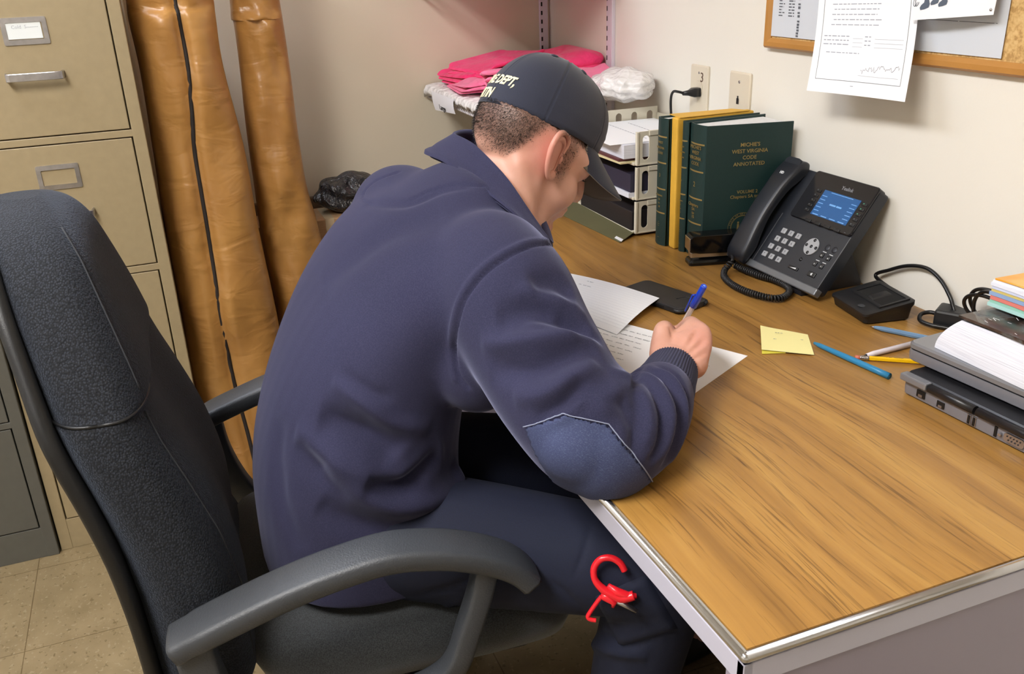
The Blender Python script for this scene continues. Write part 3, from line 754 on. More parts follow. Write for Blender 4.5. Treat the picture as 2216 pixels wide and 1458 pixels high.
# brim
BT = .25; BF = KF*math.cos(BT)+KR*math.sin(BT); BR = KR*math.cos(BT)-KF*math.sin(BT)
def brim_pt(x, y, under=0):
    """x -1..1 across, y 0..1 outwards"""
    root = cpt(BT+x*.97, 0, -.0012); rl = V(root-CO); f0 = rl.dot(BF); r0 = rl.dot(BR); u0 = rl.dot(KU)
    ext = y*.086*max(0, 1-abs(x)**2.8)**.75
    curve = -.036*(abs(r0)/.075)**2*y
    return CO+BF*(f0+ext*.90)+BR*(r0*(1-.05*y))+KU*(u0+.002-ext*.46+curve-under)
def brim(z0, z1, nm, mat, lb=None):
    b = newbm(); g0 = []; 
    for un in (z0, z1): g0.append([[b.verts.new(brim_pt(-1+2*i/40, j/10, un)) for i in range(41)] for j in range(11)])
    for gi in (0, 1):
        for j in range(10):
            for i in range(40): 
                f = b.faces.new((g0[gi][j][i], g0[gi][j][i+1], g0[gi][j+1][i+1], g0[gi][j+1][i])); f.smooth = True
    for i in range(40):
        for j in (0, 10): b.faces.new((g0[0][j][i], g0[0][j][i+1], g0[1][j][i+1], g0[1][j][i]))
    bmesh.ops.remove_doubles(b, verts=b.verts[:], dist=1e-6)
    return obj(nm, b, mat, cap, label=lb)
brim(0, .0018, 'brim', M_CAP); brim(.0019, .0028, 'brim_lining', M_CAPGREY, 'grey underside of the brim')
# lettering on the back
def captext(s, size, th_c, t_c, bm):
    t = newbm(); text_bm(t, s, size, Matrix.Identity(4), .0003, align='LEFT', bold=.0006*size/.012)
    for v in t.verts:
        x, y, z = v.co; v.co = cpt(th_c+x/.1, t_c+y/.135, .0012+z*1.2)
    join(bm, t)
b = newbm()
# seen from behind the text runs left to right = increasing angle towards the man's right side
def captext2(s, size, th_end, t_c):
    t = newbm(); text_bm(t, s, size, Matrix.Identity(4), .0003, align='LEFT', bold=.0005*size/.013, shear=.3)
    w = max(v.co.x for v in t.verts)
    for v in t.verts:
        x, y, z = v.co; v.co = cpt(th_end+(w-x)/.092, t_c+y/.14, .0014+z)
    join(b, t)
captext2('Y FIRE DEPT,', .0158, 2.76, .185); captext2('ARTIN', .0150, 3.10, .065)
obj('cap_lettering', b, M_GOLD, cap, label='cream embroidered lettering')
# ---- JACKET
def ring3(c, a, l, n=40, p=.85):
    out = []
    for i in range(n):
        th = 2*PI*i/n; cs, sn = math.cos(th), math.sin(th)
        out.append(Vector(c)+Vector(a)*(abs(cs)**p*(1 if cs > 0 else -1))+Vector(l)*(abs(sn)**p*(1 if sn > 0 else -1)))
    return out
LH0 = CR; LS = (SHR-SHL).normalized()
TR = [ # centre px on the mid plane, front-back half, half width, twist 0..1, x of mid plane, tilt
 (792, 1140, .160, .200, 0, -.705, 0), (780, 1075, .157, .199, 0, -.705, 0), (768, 975, .153, .196, .05, -.705, 0), (776, 870, .148, .194, .15, -.705, 0), (802, 759, .136, .196, .3, -.705, -.1),
 (848, 655, .128, .200, .5, -.705, -.2), (905, 575, .118, .205, .8, -.705, -.35), (960, 515, .105, .195, 1, -.71, -.5), (1005, 470, .085, .150, 1, -.71, -.65), (1035, 440, .078, .115, 1, -.715, -.8), (1052, 420, .070, .098, 1, -.72, -.9), (1064, 404, .064, .082, 1, -.725, -.9)]
b = newbm(); rings = []
for r in catmull(TR, 4):
    c_ = P(r[0], r[1], 0, r[5]); lat = (LH0*(1-r[4])+LS*r[4]).normalized(); fb = V((0, 0, 1)).cross(lat).normalized(); fb = (fb+V((0, 0, r[6]))).normalized()
    rings.append(ring3(c_, fb*r[2], lat*r[3]))
loft(b, rings)
S2 = SHR
capsules(b, [(SHR+V((-.06, .0, .02)), .085), (SHR, .088), (D(1150, 745, 1.125), .083), (D(1212, 850, 1.09), .078), (D(1268, 935, 1.065), .070), (D(1310, 968, 1.055), .062)], 28)
capsules(b, [(D(1310, 968, 1.055), .062), (D(1372, 925, 1.085), .060), (D(1408, 885, 1.125), .053), (D(1430, 850, 1.16), .044), (D(1437, 838, 1.175), .036)], 28)
ell(b, D(1030, 785, 1.20), (.065, .062, .068)); ell(b, D(1255, 960, 1.04), (.05, .05, .045)); ell(b, D(1200, 940, 1.05), (.035, .035, .03))
capsules(b, [(SHL+V((.06, 0, .0)), .085), (SHL, .080), (SHL.lerp(ELL_, .6), .072), (ELL_, .062)], 24); capsules(b, [(ELL_, .060), (ELL_.lerp(WRL, .7), .046), (WRL, .038)], 24)
jk = apply_remesh(b, .0034, 14, 'jacket')
co = coords(jk).astype('f8')
over = (co[:, 1] > YF-.002) & (co[:, 2] < DZ+.0022) & (co[:, 2] > DZ-.12); co[over, 2] = DZ+.0022
setco(jk, co)
wj = np.zeros(len(co))
for c_, r_s in ((SHR+V((-.05, -.03, .02)), .13), (SHL+V((.03, -.02, .02)), .13), (D(985, 420, 1.33), .10), (D(1090, 560, 1.2), .09)):
    wj = np.maximum(wj, np.clip(1.4-np.sqrt(((co-np.array(tuple(c_)))**2).sum(1))/r_s, 0, 1))
laplace(jk, wj, 90)
bvh_j = mesh_bvh(jk)
# broad folds (photo-traced), then seams
G = -1
folds = [
 # sleeve: large drape folds on the upper arm
 ([(1075, 690), (1150, 672), (1220, 690), (1280, 715)], .020, -.010), ([(1040, 745), (1130, 738), (1220, 730), (1295, 735)], .013, .008), ([(1060, 800), (1150, 800), (1230, 770), (1290, 755)], .016, -.009),
 ([(1110, 860), (1180, 850), (1240, 815), (1290, 780)], .014, .007), ([(1160, 905), (1215, 880), (1245, 850), (1262, 820)], .010, -.007), ([(1180, 912), (1232, 885), (1262, 850)], .008, .005), ([(1240, 640), (1200, 610), (1150, 615)], .018, -.007),
 ([(1120, 620), (1170, 640), (1230, 660), (1270, 690)], .012, .005),
 ([(1290, 900), (1340, 840), (1368, 780)], .016, .006), ([(1368, 735), (1372, 790), (1368, 850)], .008, -.008),
 # bunched folds toward the cuff
 ([(1375, 800), (1420, 830), (1448, 890), (1440, 960), (1410, 1010)], .0055, .0055), ([(1380, 815), (1412, 850), (1430, 900), (1425, 960), (1400, 1000)], .0045, -.006),
 ([(1380, 795), (1435, 815), (1465, 870), (1462, 940), (1435, 1010)], .005, -.0055), ([(1400, 790), (1450, 815), (1478, 865), (1478, 935), (1450, 1005)], .0055, .005),
 ([(1372, 830), (1395, 865), (1405, 915), (1395, 965)], .006, .005), ([(1365, 850), (1380, 890), (1382, 940), (1370, 985)], .006, -.005), ([(1420, 790), (1466, 815), (1488, 860), (1490, 920)], .004, -.0045),
 ([(1392, 806), (1430, 832), (1455, 885), (1452, 950), (1425, 1010)], .0034, .0040), ([(1405, 800), (1446, 822), (1472, 870), (1470, 935), (1442, 1005)], .0030, -.0040), ([(1385, 825), (1408, 855), (1420, 905), (1412, 962), (1392, 1000)], .0036, .0042),
 ([(1300, 870), (1345, 880), (1372, 930), (1370, 985)], .008, -.004), ([(1320, 800), (1352, 830), (1360, 880)], .007, .004), ([(1210, 680), (1255, 700), (1300, 740)], .009, -.006), ([(1130, 700), (1190, 705), (1250, 735)], .008, .004),
 # torso: drape from hem and waist
 ([(640, 930), (700, 975), (770, 1010), (840, 1035), (900, 1020), (960, 960)], .018, .009), ([(690, 900), (760, 930), (820, 955), (860, 985)], .022, -.014), ([(700, 1005), (780, 1060), (870, 1095), (960, 1070), (990, 1010)], .020, .011),
 ([(790, 1040), (860, 1050), (900, 1030), (950, 975)], .016, -.016), ([(690, 1090), (760, 1130), (850, 1150), (940, 1140)], .022, -.009), ([(720, 820), (790, 870), (850, 915), (930, 930)], .014, .007), ([(650, 950), (700, 1030), (760, 1070)], .018, -.005),
 ([(610, 900), (600, 1000), (612, 1100), (650, 1190)], .020, -.004), ([(735, 805), (800, 850), (850, 860)], .010, -.004),
 ([(700, 620), (760, 560), (850, 500), (960, 470)], .03, -.005), ([(790, 440), (880, 440), (960, 410), (1030, 400)], .010, -.004), ([(980, 1000), (985, 1060), (1000, 1120)], .012, .008),
 ([(1005, 960), (1012, 1040), (1040, 1100), (1060, 1130)], .010, -.012),
]
stroke(jk, bvh_j, [(a_, b_*.9, c_*1.55) for a_, b_, c_ in folds], 1)
laplace(jk, np.full(len(jk.vertices), .8), 5)
seams_ = [
 ([(1192, 528), (1150, 532), (1090, 560), (1040, 600), (1005, 650), (988, 710), (985, 760), (992, 810), (1012, 838)], .0026, -.0046), ([(1190, 520), (1145, 522), (1083, 550), (1030, 592), (995, 645), (978, 705), (975, 765), (983, 820)], .0045, .0028),
 ([(862, 372), (815, 390), (788, 415), (790, 436), (830, 444), (880, 434), (930, 412), (985, 398), (1045, 402)], .0024, -.0034),
 ([(1100, 560), (1050, 590), (1010, 640)], .002, -.001),
]
stroke(jk, bvh_j, seams_, 0)
co = coords(jk).astype('f8'); over = (co[:, 1] > YF-.002) & (co[:, 2] < DZ+.0018) & (co[:, 2] > DZ-.12); co[over, 2] = DZ+.0018; setco(jk, co)
jacket = obj('jacket', jk, M_FLEECE, person, label='navy fleece jacket')
# elbow patch: the jacket surface inside the traced outline, lifted
patch_px = [(1136, 922), (1180, 912), (1222, 896), (1270, 908), (1316, 918), (1350, 962), (1388, 1008), (1410, 1040), (1380, 1075), (1230, 1080), (1190, 1030), (1155, 975)]
def inpoly(u, v, poly):
    c = False; n = len(poly); j = n-1
    for i in range(n):
        if (poly[i][1] > v) != (poly[j][1] > v) and u < (poly[j][0]-poly[i][0])*(v-poly[i][1])/(poly[j][1]-poly[i][1])+poly[i][0]: c = not c
        j = i
    return c
co = coords(jk).astype('f8'); no = normals(jk).astype('f8'); rel = co-np.array(tuple(CAM)); zz = rel@np.array(tuple(RF)); uu = IW/2+FPX*(rel@np.array(tuple(RR)))/zz; v2 = IH/2-FPX*(rel@np.array(tuple(RU)))/zz
facing = (no*rel).sum(1) < .04*1; box_ = (uu > 1120) & (uu < 1430) & (v2 > 880) & (v2 < 1090) & (zz < 1.16)
inside = np.zeros(len(co), bool)
for i in np.where(facing & box_)[0]: inside[i] = inpoly(uu[i], v2[i], patch_px)
b = newbm(); mp = {}
for p in jk.polygons:
    vs = list(p.vertices)
    if all(inside[i] for i in vs):
        for i in vs:
            if i not in mp: mp[i] = b.verts.new(co[i]+no[i]*.0022)
        f = b.faces.new([mp[i] for i in vs]); f.smooth = True
bord = [e for e in b.edges if len(e.link_faces) == 1]
ext = bmesh.ops.extrude_edge_only(b, edges=bord); inv = {v: k for k, v in mp.items()}
for v in [g for g in ext['geom'] if isinstance(g, bmesh.types.BMVert)]:
    d_ = min(((v.co-Vector(co[k])).length, k) for k in [inv[w.other_vert(v)] for w in v.link_edges if w.other_vert(v) in inv])[1]; v.co = Vector(co[d_]-no[d_]*.001)
obj('elbow_patch', b, M_PATCH, jacket, recalc=False, label='blue denim-like elbow patch edged with pale stitching')
bvh2 = mesh_bvh(jk); b = newbm(); L = []
for k in range(7):
    a, c = patch_px[k], patch_px[k+1]
    for j in range(14):
        u, v = a[0]+(c[0]-a[0])*j/14, a[1]+(c[1]-a[1])*j/14; h = cast(bvh2, u, v)
        if h[0] is not None and (h[0]-CAM).length < 1.3: L.append(h[0]+h[1]*.0030)
tube(b, L, .0008, 6); obj('stitching', b, M_THREAD, jacket)
# collar
cb_ = [(918, 330, 1.375), (962, 352, 1.31), (1040, 408, 1.245), (1110, 462, 1.205), (1178, 530, 1.20), (1190, 528, 1.27), (1168, 470, 1.37), (1090, 385, 1.42), (985, 322, 1.44)]
ct_ = [(985, 290, 1.37), (1030, 318, 1.31), (1088, 378, 1.262), (1135, 445, 1.232), (1187, 516, 1.225), (1188, 508, 1.28), (1162, 440, 1.37), (1120, 345, 1.41), (1040, 288, 1.42)]
NB = 12; B3 = [Vector(x) for x in catmull([tuple(D(*p)) for p in cb_], NB, True)]; T3 = [Vector(x) for x in catmull([tuple(D(*p)) for p in ct_], NB, True)]
cen = sum(T3, Vector())/len(T3)
rings = []
for t_, off in ((0, .0), (.06, .0045), (.14, .0015), (.4, .0035), (.75, .003), (.93, .003), (.97, .0045), (1.0, .004), (1.02, 0), (1.0, -.005), (.9, -.0065), (.4, -.008), (0.1, -.01)):
    rg = []
    for p, q in zip(B3, T3):
        m_ = p.lerp(q, t_); o_ = (m_-cen); o_ = (o_-(q-p).normalized()*o_.dot((q-p).normalized())).normalized(); rg.append(m_+o_*off)
    rings.append(rg)
b = newbm(); loft(b, rings, cap=False)
obj('collar', b, M_FLEECE, jacket)
# ribbed cuffs
def cuff(a, c, r0, r1):
    b = newbm(); ax = (c-a).normalized(); u_ = ax.orthogonal().normalized(); w_ = ax.cross(u_); rings = []
    for t_, dr in ((-.1, -.002), (0, .0005), (.15, .001), (.5, .0), (.85, .0004), (.97, -.0002), (1.0, -.002), (.9, -.004), (.3, -.005)):
        rg = []
        for i in range(240):
            th = 2*PI*i/240; rr = r0+(r1-r0)*t_+dr+.0009*math.sin(th*60)*(1 if 0 <= t_ < .99 else 0)
            rg.append(a+(c-a)*t_+u_*math.cos(th)*rr+w_*math.sin(th)*rr)
        rings.append(rg)
    loft(b, rings, cap=False)
    for v in b.verts:
        if v.co.z < DZ+.002: v.co.z = DZ+.002
    return obj('cuff', b, M_RIB, jacket)
cuff(D(1433, 846, 1.168), D(1455, 800, 1.228), .0405, .0345); cuff(WRL, WRL+(WRL-ELL_).normalized()*.035, .037, .033)
# ---- TROUSERS
b = newbm()
ell(b, PEL+V((0, -.0, -.005)), (.165, .115, .10)); ell(b, HIPR+V((.01, .0, -.01)), (.095, .12, .085)); ell(b, HIPL+V((0, .0, -.01)), (.095, .12, .085))
for hpp, kn, an in ((HIPR, KNR, ANR), (HIPL, KNL, ANL)):
    capsules(b, [(hpp, .095), (hpp.lerp(kn, .35), .092), (hpp.lerp(kn, .75), .08), (kn, .072)], 24)
    capsules(b, [(kn+V((0, .005, -.005)), .07), (kn.lerp(an, .35), .068), (kn.lerp(an, .8), .06), (an+V((0, -.01, -.0)), .062)], 24)
tr = apply_remesh(b, .005, 8, 'trousers')
co = coords(tr).astype('f8'); low = co[:, 2] < .4795
s_ = (co-np.array(tuple(CC))); ff = s_@np.array(tuple(CF)); ll = s_@np.array(tuple(CR))
on = low & (ff < .30) & (ff > -.16) & (np.abs(ll) < .27) & (co[:, 2] > .38); co[on, 2] = .4825
bk = (ff < -.125) & (co[:, 2] > .44); setco(tr, co)
bvh_t = mesh_bvh(tr)
stroke(tr, bvh_t, [([(1180, 1250), (1230, 1290), (1270, 1330)], .006, -.004), ([(1280, 1130), (1262, 1200), (1240, 1250)], .003, -.003), ([(1250, 1360), (1300, 1400), (1400, 1420)], .010, .008), ([(1290, 1320), (1370, 1340), (1440, 1330)], .012, -.006), ([(1300, 1370), (1360, 1390), (1430, 1370)], .008, -.006), ([(900, 1290), (980, 1270), (1040, 1240)], .006, -.005), ([(880, 1320), (960, 1310), (1030, 1280)], .007, .005)], 1)
trousers = obj('trousers', tr, M_PANTS, person, label='dark navy work trousers')
# cargo pocket flap on the right thigh
def onsurf(bvh, u, v, lift):
    h = cast(bvh, u, v); return h[0]+h[1]*lift if h[0] is not None else None
def surf_patch(bvh, quad, lift, n=12, m=12):
    """quad: 4 px corners; returns grid bmesh draped on the surface"""
    b = newbm(); g = []
    for j in range(m+1):
        row = []
        for i in range(n+1):
            s, t_ = i/n, j/m; u = (quad[0][0]*(1-s)+quad[1][0]*s)*(1-t_)+(quad[3][0]*(1-s)+quad[2][0]*s)*t_; v = (quad[0][1]*(1-s)+quad[1][1]*s)*(1-t_)+(quad[3][1]*(1-s)+quad[2][1]*s)*t_
            e = min(i, n-i, j, m-j); p = onsurf(bvh, u, v, lift if e else -.001); row.append(b.verts.new(p) if p is not None else None)
        g.append(row)
    for j in range(m):
        for i in range(n):
            q = [g[j][i], g[j][i+1], g[j+1][i+1], g[j+1][i]]
            if all(q): f = b.faces.new(q); f.smooth = True
    return b
obj('cargo_pocket', surf_patch(bvh_t, [(1285, 1290), (1400, 1240), (1470, 1360), (1340, 1400)], .006), M_PANTS, trousers)
# frayed tear
M_FRAY = pm('frayed_threads', '5e6478', .9)
b = surf_patch(bvh_t, [(800, 1318), (850, 1300), (878, 1318), (825, 1338)], .0016, 5, 5)
rngf = random.Random(5)
for k in range(26):
    p = onsurf(bvh_t, rngf.uniform(770, 880), rngf.uniform(1300, 1342), .002)
    if p is not None: tube(b, [p, p+V((rngf.uniform(-.006, .006), rngf.uniform(-.006, .006), rngf.uniform(0, .005))), p+V((rngf.uniform(-.01, .01), rngf.uniform(-.01, .01), rngf.uniform(-.002, .006)))], .0003, 4)
obj('frayed_tear', b, M_FRAY, trousers, label='frayed grey tear in the cloth')
M_BOOT = pm('black_leather', '17161a', .4)
for A, s in ((ANR, 1), (ANL, -1)):
    b = newbm(); capsules(b, [(A+V((0, -.02, -.05)), .042), (A+V((.01*s, .06, -.055)), .04), (A+V((.02*s, .15, -.06)), .033)], 18); ell(b, A, (.05, .055, .06))
    for v in b.verts: v.co.z = max(v.co.z, .002)
    obj('boot', b, M_BOOT, person)
# ================================================================== THINGS ON THE DESK
ZT = DZ+.0003
def onD(u, v, z=DZ): return P(u, v, 2, z)
M_PAPER = pm('white_paper', 'eceef2', .7); M_PAPER2 = pm('off_white_pages', 'dcdcdc', .8, var=.06, vs=300)
M_BLACKP = pm('black_plastic_matte', '1a1b1e', .42, bs=.25, bscale=700, bdist=.0004)
M_BLACKG = pm('black_gloss', '0c0c0e', .12)
M_BLACKR = pm('black_rubber', '141416', .5)
M_BLUEINK = pm('faint_grey_ink', '8f93a0', .8); M_BLUECAP = pm('blue_cap_plastic', '1a3fb8', .22, spec=.7)
def sheet(name, corners, label, cat, mat=M_PAPER, n=16, bendf=None, group=None, th=.0003):
    A, B, C_, D_ = [Vector(c) for c in corners]; b = newbm(); lay = []
    for dz in (0, th):
        g = []
        for j in range(n+1):
            row = []
            for i in range(n+1):
                s, t_ = i/n, j/n; p = (A*(1-s)+B*s)*(1-t_)+(D_*(1-s)+C_*s)*t_
                if bendf: p = p+Vector(bendf(s, t_))
                row.append(b.verts.new(p+V((0, 0, dz))))
            g.append(row)
        lay.append(g)
    for g in lay:
        for j in range(n):
            for i in range(n):
                f = b.faces.new((g[j][i], g[j][i+1], g[j+1][i+1], g[j+1][i])); f.smooth = True
    for g1, g2 in ((lay[0], lay[1]),):
        for i in range(n):
            b.faces.new((g1[0][i], g1[0][i+1], g2[0][i+1], g2[0][i])); b.faces.new((g1[n][i], g1[n][i+1], g2[n][i+1], g2[n][i]))
            b.faces.new((g1[i][0], g1[i+1][0], g2[i+1][0], g2[i][0])); b.faces.new((g1[i][n], g1[i+1][n], g2[i+1][n], g2[i][n]))
    o = obj(name, b, mat); autosmooth(o, 60)
    if label: tag(o, label, cat, group)
    return o
def scribble(b, rows, surf, N, r=.00022, seed=1, wmin=.004, wmax=.010, amp=.0012):
    """rows of small handwriting-like squiggles; surf(s,t)->point, rows=[(t, s0, s1)]"""
    rg = random.Random(seed)
    for t_, s0, s1, scale in rows:
        s = s0
        while s < s1:
            w = rg.uniform(wmin, wmax)*scale; e = min(s1, s+w); k = max(5, int(w/.006*8)); pts = []
            for i in range(k): pts.append(surf(s+(e-s)*i/(k-1), t_+rg.uniform(-amp, amp)*scale*9))
            inset_strip(b, pts, r*2, N); s = e+rg.uniform(.2, .5)*w
# the sheet he writes on
A = onD(1618, 770, ZT); B = onD(1371, 705, ZT); e1v = (B-A).normalized(); e2v = V((-e1v.y, e1v.x, 0)); e2v = e2v if e2v.y < 0 else -e2v
B = A+e1v*.279; Cc_ = B+e2v*.200; Dd = A+e2v*.200
ws = sheet('writing_paper', [A, B, Cc_, Dd], 'white sheet under the writing hand, its corner pointing at the sticky notes', 'paper')
def sfl(A, X, Y, lift): return lambda s, t_: A+X*s+Y*t_+V((0, 0, lift))
b = newbm(); sf = sfl(A, (B-A), (Dd-A), .0005)
rows = []
for k in range(7): rows.append((.12+.085*k, .52+.02*(k % 3), .93-.03*(k % 2), .8))
scribble(b, rows, sf, (0, 0, 1), .00022, 4, .035, .07, .0012)
scribble(b, [(.34+.035*k, .10, .17, .5) for k in range(4)], sf, (0, 0, 1), .0002, 9, .03, .05, .001)
obj('handwriting', b, M_BLUEINK, ws)
# lined sheet above it, one corner lifted
A2 = onD(1427, 645, DZ+.014); B2 = onD(1225, 590, DZ+.002); C2 = B2+V((.15, -.17, 0)); D2 = onD(1335, 724, DZ+.0015)
C2 = B2+(D2-A2); 
for q in (C2, B2): q.z = DZ+.002
D2.z = DZ+.0015
ls = sheet('lined_paper', [A2, B2, C2, D2], 'white lined note sheet with a curled corner, touching the black mobile phone', 'paper', bendf=lambda s, t_: (0, 0, .004*math.sin(PI*s)*(1-t_)+.004*math.sin(PI*t_)*(1-s)))
sf2 = lambda s, t_: (A2*(1-s)+B2*s)*(1-t_)+(D2*(1-s)+C2*s)*t_+V((0, 0, .004*math.sin(PI*s)*(1-t_)+.004*math.sin(PI*t_)*(1-s)+.0005))
M_LINE = pm('faint_blue_rule', 'dfe3ea', .8)
b = newbm()
for k in range(1, 17): inset_strip(b, [sf2(s/14, k/18) for s in range(15)], .0005, (0, 0, 1))
obj('ruled_lines', b, M_LINE, ls)
b = newbm(); scribble(b, [(.25, .6, .74, .8), (.12, .63, .70, .8), (.40, .72, .8, .8)], sf2, (0, 0, 1), .0003, 6, .03, .05); obj('handwriting', b, M_BLUEINK, ls)
# mobile phone
M_CASE = pm('phone_case_rubber', '242425', .48, bs=.1, bscale=600)
a, c = onD(1384, 612, DZ+.01), onD(1531, 655, DZ+.01); a = V((-.882, -.392, 0)); c = V((-.732, -.345, 0)); ux = (c-a).normalized(); ux.z = 0
mid = V((-.812, -.372, DZ)); Mx = frm(mid, ux, V((-ux.y, ux.x, 0)))
ph = thing('mobile_phone', 'black mobile phone in a rugged case, lying face down behind the pen', 'phone', mid)
b = newbm(); rg = []
for z, g in ((.0006, -.003), (.002, -.0005), (.008, 0), (.0105, -.001), (.0118, -.003), (.0121, -.006)): rg.append([Mx @ V((x, y, z)) for x, y in rrect(.150+2*g, .076+2*g, .014+g, 6)])
loft(b, rg, smooth=False); pc = obj('phone_case', b, M_CASE, ph); autosmooth(pc)
b = newbm(); tube(b, [Mx @ V((.055+.013*math.cos(q)-.006, .014*math.sin(q)*1.2, .0122)) for q in [2*PI*k/24 for k in range(14)]], .0012, 6); obj('camera_ridge', b, M_BLACKP, pc)
b = newbm(); box(b, (.022, -.0382, .0062), (.03, .0016, .005), .0006, M=Mx); box(b, (-.02, -.0382, .0062), (.018, .0016, .004), .0006, M=Mx); obj('side_buttons', b, M_BLACKP, pc)
b = newbm(); box(b, (.0752, -.018, .006), (.0012, .004, .004), .0004, M=Mx); box(b, (.0752, .005, .006), (.0012, .010, .0035), .0004, M=Mx); obj('ports', b, M_BLACKG, pc)
for sx, sy in ((1, -1), (1, 1), (-1, 1), (-1, -1)):
    b = newbm(); pts = [Mx @ V((.061*sx+.0143*math.cos(a)*sx, .024*sy+.0143*math.sin(a)*sy, .0062)) for a in [PI/2*k/8 for k in range(9)]]
    tube(b, pts, .0035, 8); obj('corner_bumper', b, M_BLACKP, pc)
# pen in the hand
pen = thing('ballpoint_pen', 'clear ballpoint pen with a blue cap on its end, held in the right hand', 'pen', PTIP)
t = NT('clear_barrel'); t.set(Base_Color=srgb('e3d3cb'), Roughness=.12); t.b.inputs['Transmission Weight'].default_value = .35; M_BARREL = t.m
q = lambda s: PTIP+PDIR*s
b = newbm(); tube(b, [q(.024), q(.136)], .0040, 6); obj('pen_barrel', b, M_BARREL, pen, smooth=False)
b = newbm(); tube(b, [q(.0), q(.004), q(.004), q(.014), q(.024)], [.0004, .0008, .0014, .0022, .0034], 12); obj('pen_tip', b, M_STEEL, pen)
b = newbm(); tube(b, [q(.104), q(.105), q(.122), q(.130), q(.150), q(.151)], [.0050, .0060, .0060, .0050, .0046, .0036], 20)
s_ = PDIR.cross(RF).normalized(); s_ = -s_ if s_.dot(RR) > 0 else s_
tube(b, [q(.128)+s_*.005, q(.126)+s_*.0085, q(.090)+s_*.0068, q(.088)+s_*.0066], [.0016, .0014, .0014, .0008], 8); pcap = obj('pen_cap', b, M_BLUECAP, pen, label='blue cap pushed on the end')
b = newbm(); tube(b, [q(.1505), q(.1512)], .0018, 10); obj('end_plug', b, pm('light_blue_plug', '5f8fe8', .3), pcap)
# sticky notes
M_NOTE = pm('pale_yellow_note', 'f0e9a6', .75); M_NOTE2 = pm('strong_yellow_note', 'd9cf4e', .75)
pts = [(1645, 708), (1660, 713), (1682, 722), (1745, 724), (1753, 733), (1762, 768), (1700, 765), (1647, 764), (1643, 730)]
sn = thing('sticky_note', 'pale yellow sticky notes stuck together beside the blue pen cap', 'sticky note', onD(1700, 745))
b = newbm(); 
lo = [onD(u, v, DZ+.0008) for u, v in [(1647, 722), (1690, 724), (1700, 764), (1649, 766)]]; loft(b, [lo, [p+V((0, 0, .001)) for p in lo]], smooth=False); obj('lower_note', b, M_NOTE2, sn)
b = newbm(); Nn = 12; g = []
A3, B3_, C3, D3 = [onD(*p, DZ+.002) for p in ((1645, 709), (1748, 724), (1762, 768), (1648, 759))]
for lift in (0, .0003):
    g.append([[b.verts.new((A3*(1-i/Nn)+B3_*(i/Nn))*(1-j/Nn)+(D3*(1-i/Nn)+C3*(i/Nn))*(j/Nn)+V((0, 0, lift+.004*(1-i/Nn)**3*(1-j/Nn)+.0025*math.sin(PI*i/Nn)*(1-j/Nn)*.5+.002*(j/Nn)*(1-i/Nn)))) for i in range(Nn+1)] for j in range(Nn+1)])
for gg in g:
    for j in range(Nn):
        for i in range(Nn): b.faces.new((gg[j][i], gg[j][i+1], gg[j+1][i+1], gg[j+1][i])).smooth = True
up = obj('upper_note', b, M_NOTE, sn)
b = newbm(); f3 = lambda s, t_: (A3*(1-s)+B3_*s)*(1-t_)+(D3*(1-s)+C3*s)*t_+V((0, 0, .0048))
scribble(b, [(.25, .3, .45, 1), (.45, .8, .86, 1), (.55, .25, .3, 1)], f3, (0, 0, 1), .0003, 3, .03, .05); obj('pencil_marks', b, M_BLUEINK, up)
# blue long cap / tube
M_TEAL = pm('teal_blue_plastic', '2d7fae', .3)
def pen_line(u0, v0, u1, v1, r): return onD(u0, v0, DZ+r+.0004), onD(u1, v1, DZ+r+.0004)
p0, p1 = pen_line(1762, 742, 1925, 814, .0048); dd = (p1-p0).normalized(); L_ = (p1-p0).length
b = newbm(); tube(b, [p0, p0+dd*.012, p0+dd*L_*.45, p0+dd*L_*.8, p1, p1-dd*.002, p1-dd*.012], [.0022, .0036, .0046, .0048, .0048, .0034, .003], 18)
for v in b.verts: v.co.z = max(v.co.z, DZ+.0004)
tag(obj('pen_cap', b, M_TEAL), 'long teal blue plastic tube lying beside the sticky notes', 'pen cap')
# pencil
M_YEL = pm('yellow_lacquer', 'e9b90a', .3); M_ERASER = pm('pink_eraser', 'c9705c', .7); M_WOODP = pm('bare_cedar', 'c79a6b', .7)
p0, p1 = pen_line(1850, 773, 1966, 781, .0036); dd = (p1-p0).normalized(); p1 = p0+dd*.175
pc = thing('pencil', 'yellow pencil with pink eraser, its other end under the laptops', 'pencil', p0)
b = newbm(); tube(b, [p0, p0+dd*.008], .0034, 14); obj('eraser', b, M_ERASER, pc)
b = newbm(); rr = []; ss = []
for k in range(14): ss.append(p0+dd*(.007+.001*k)); rr.append(.0038 if k % 3 else .0034)
tube(b, ss, rr, 16); obj('ferrule', b, M_STEEL, pc)
b = newbm(); tube(b, [p0+dd*.02, p0+dd*.155], .0037, 6); brl = obj('pencil_barrel', b, M_YEL, pc, smooth=False)
b = newbm(); tube(b, [p0+dd*.155, p0+dd*.172, p0+dd*.175], [.0036, .0009, .0003], 10); obj('sharpened_tip', b, M_WOODP, pc)
b = newbm(); n_ = V((-dd.y, dd.x, 0)); n_ = -n_ if n_.x > 0 else n_
text_bm(b, '-  ---   ----------', .0040, frm(p0+dd*.056+V((0, 0, .0037)), dd, V((-dd.y, dd.x, 0))), .0001); obj('barrel_lettering', b, M_INK, brl)
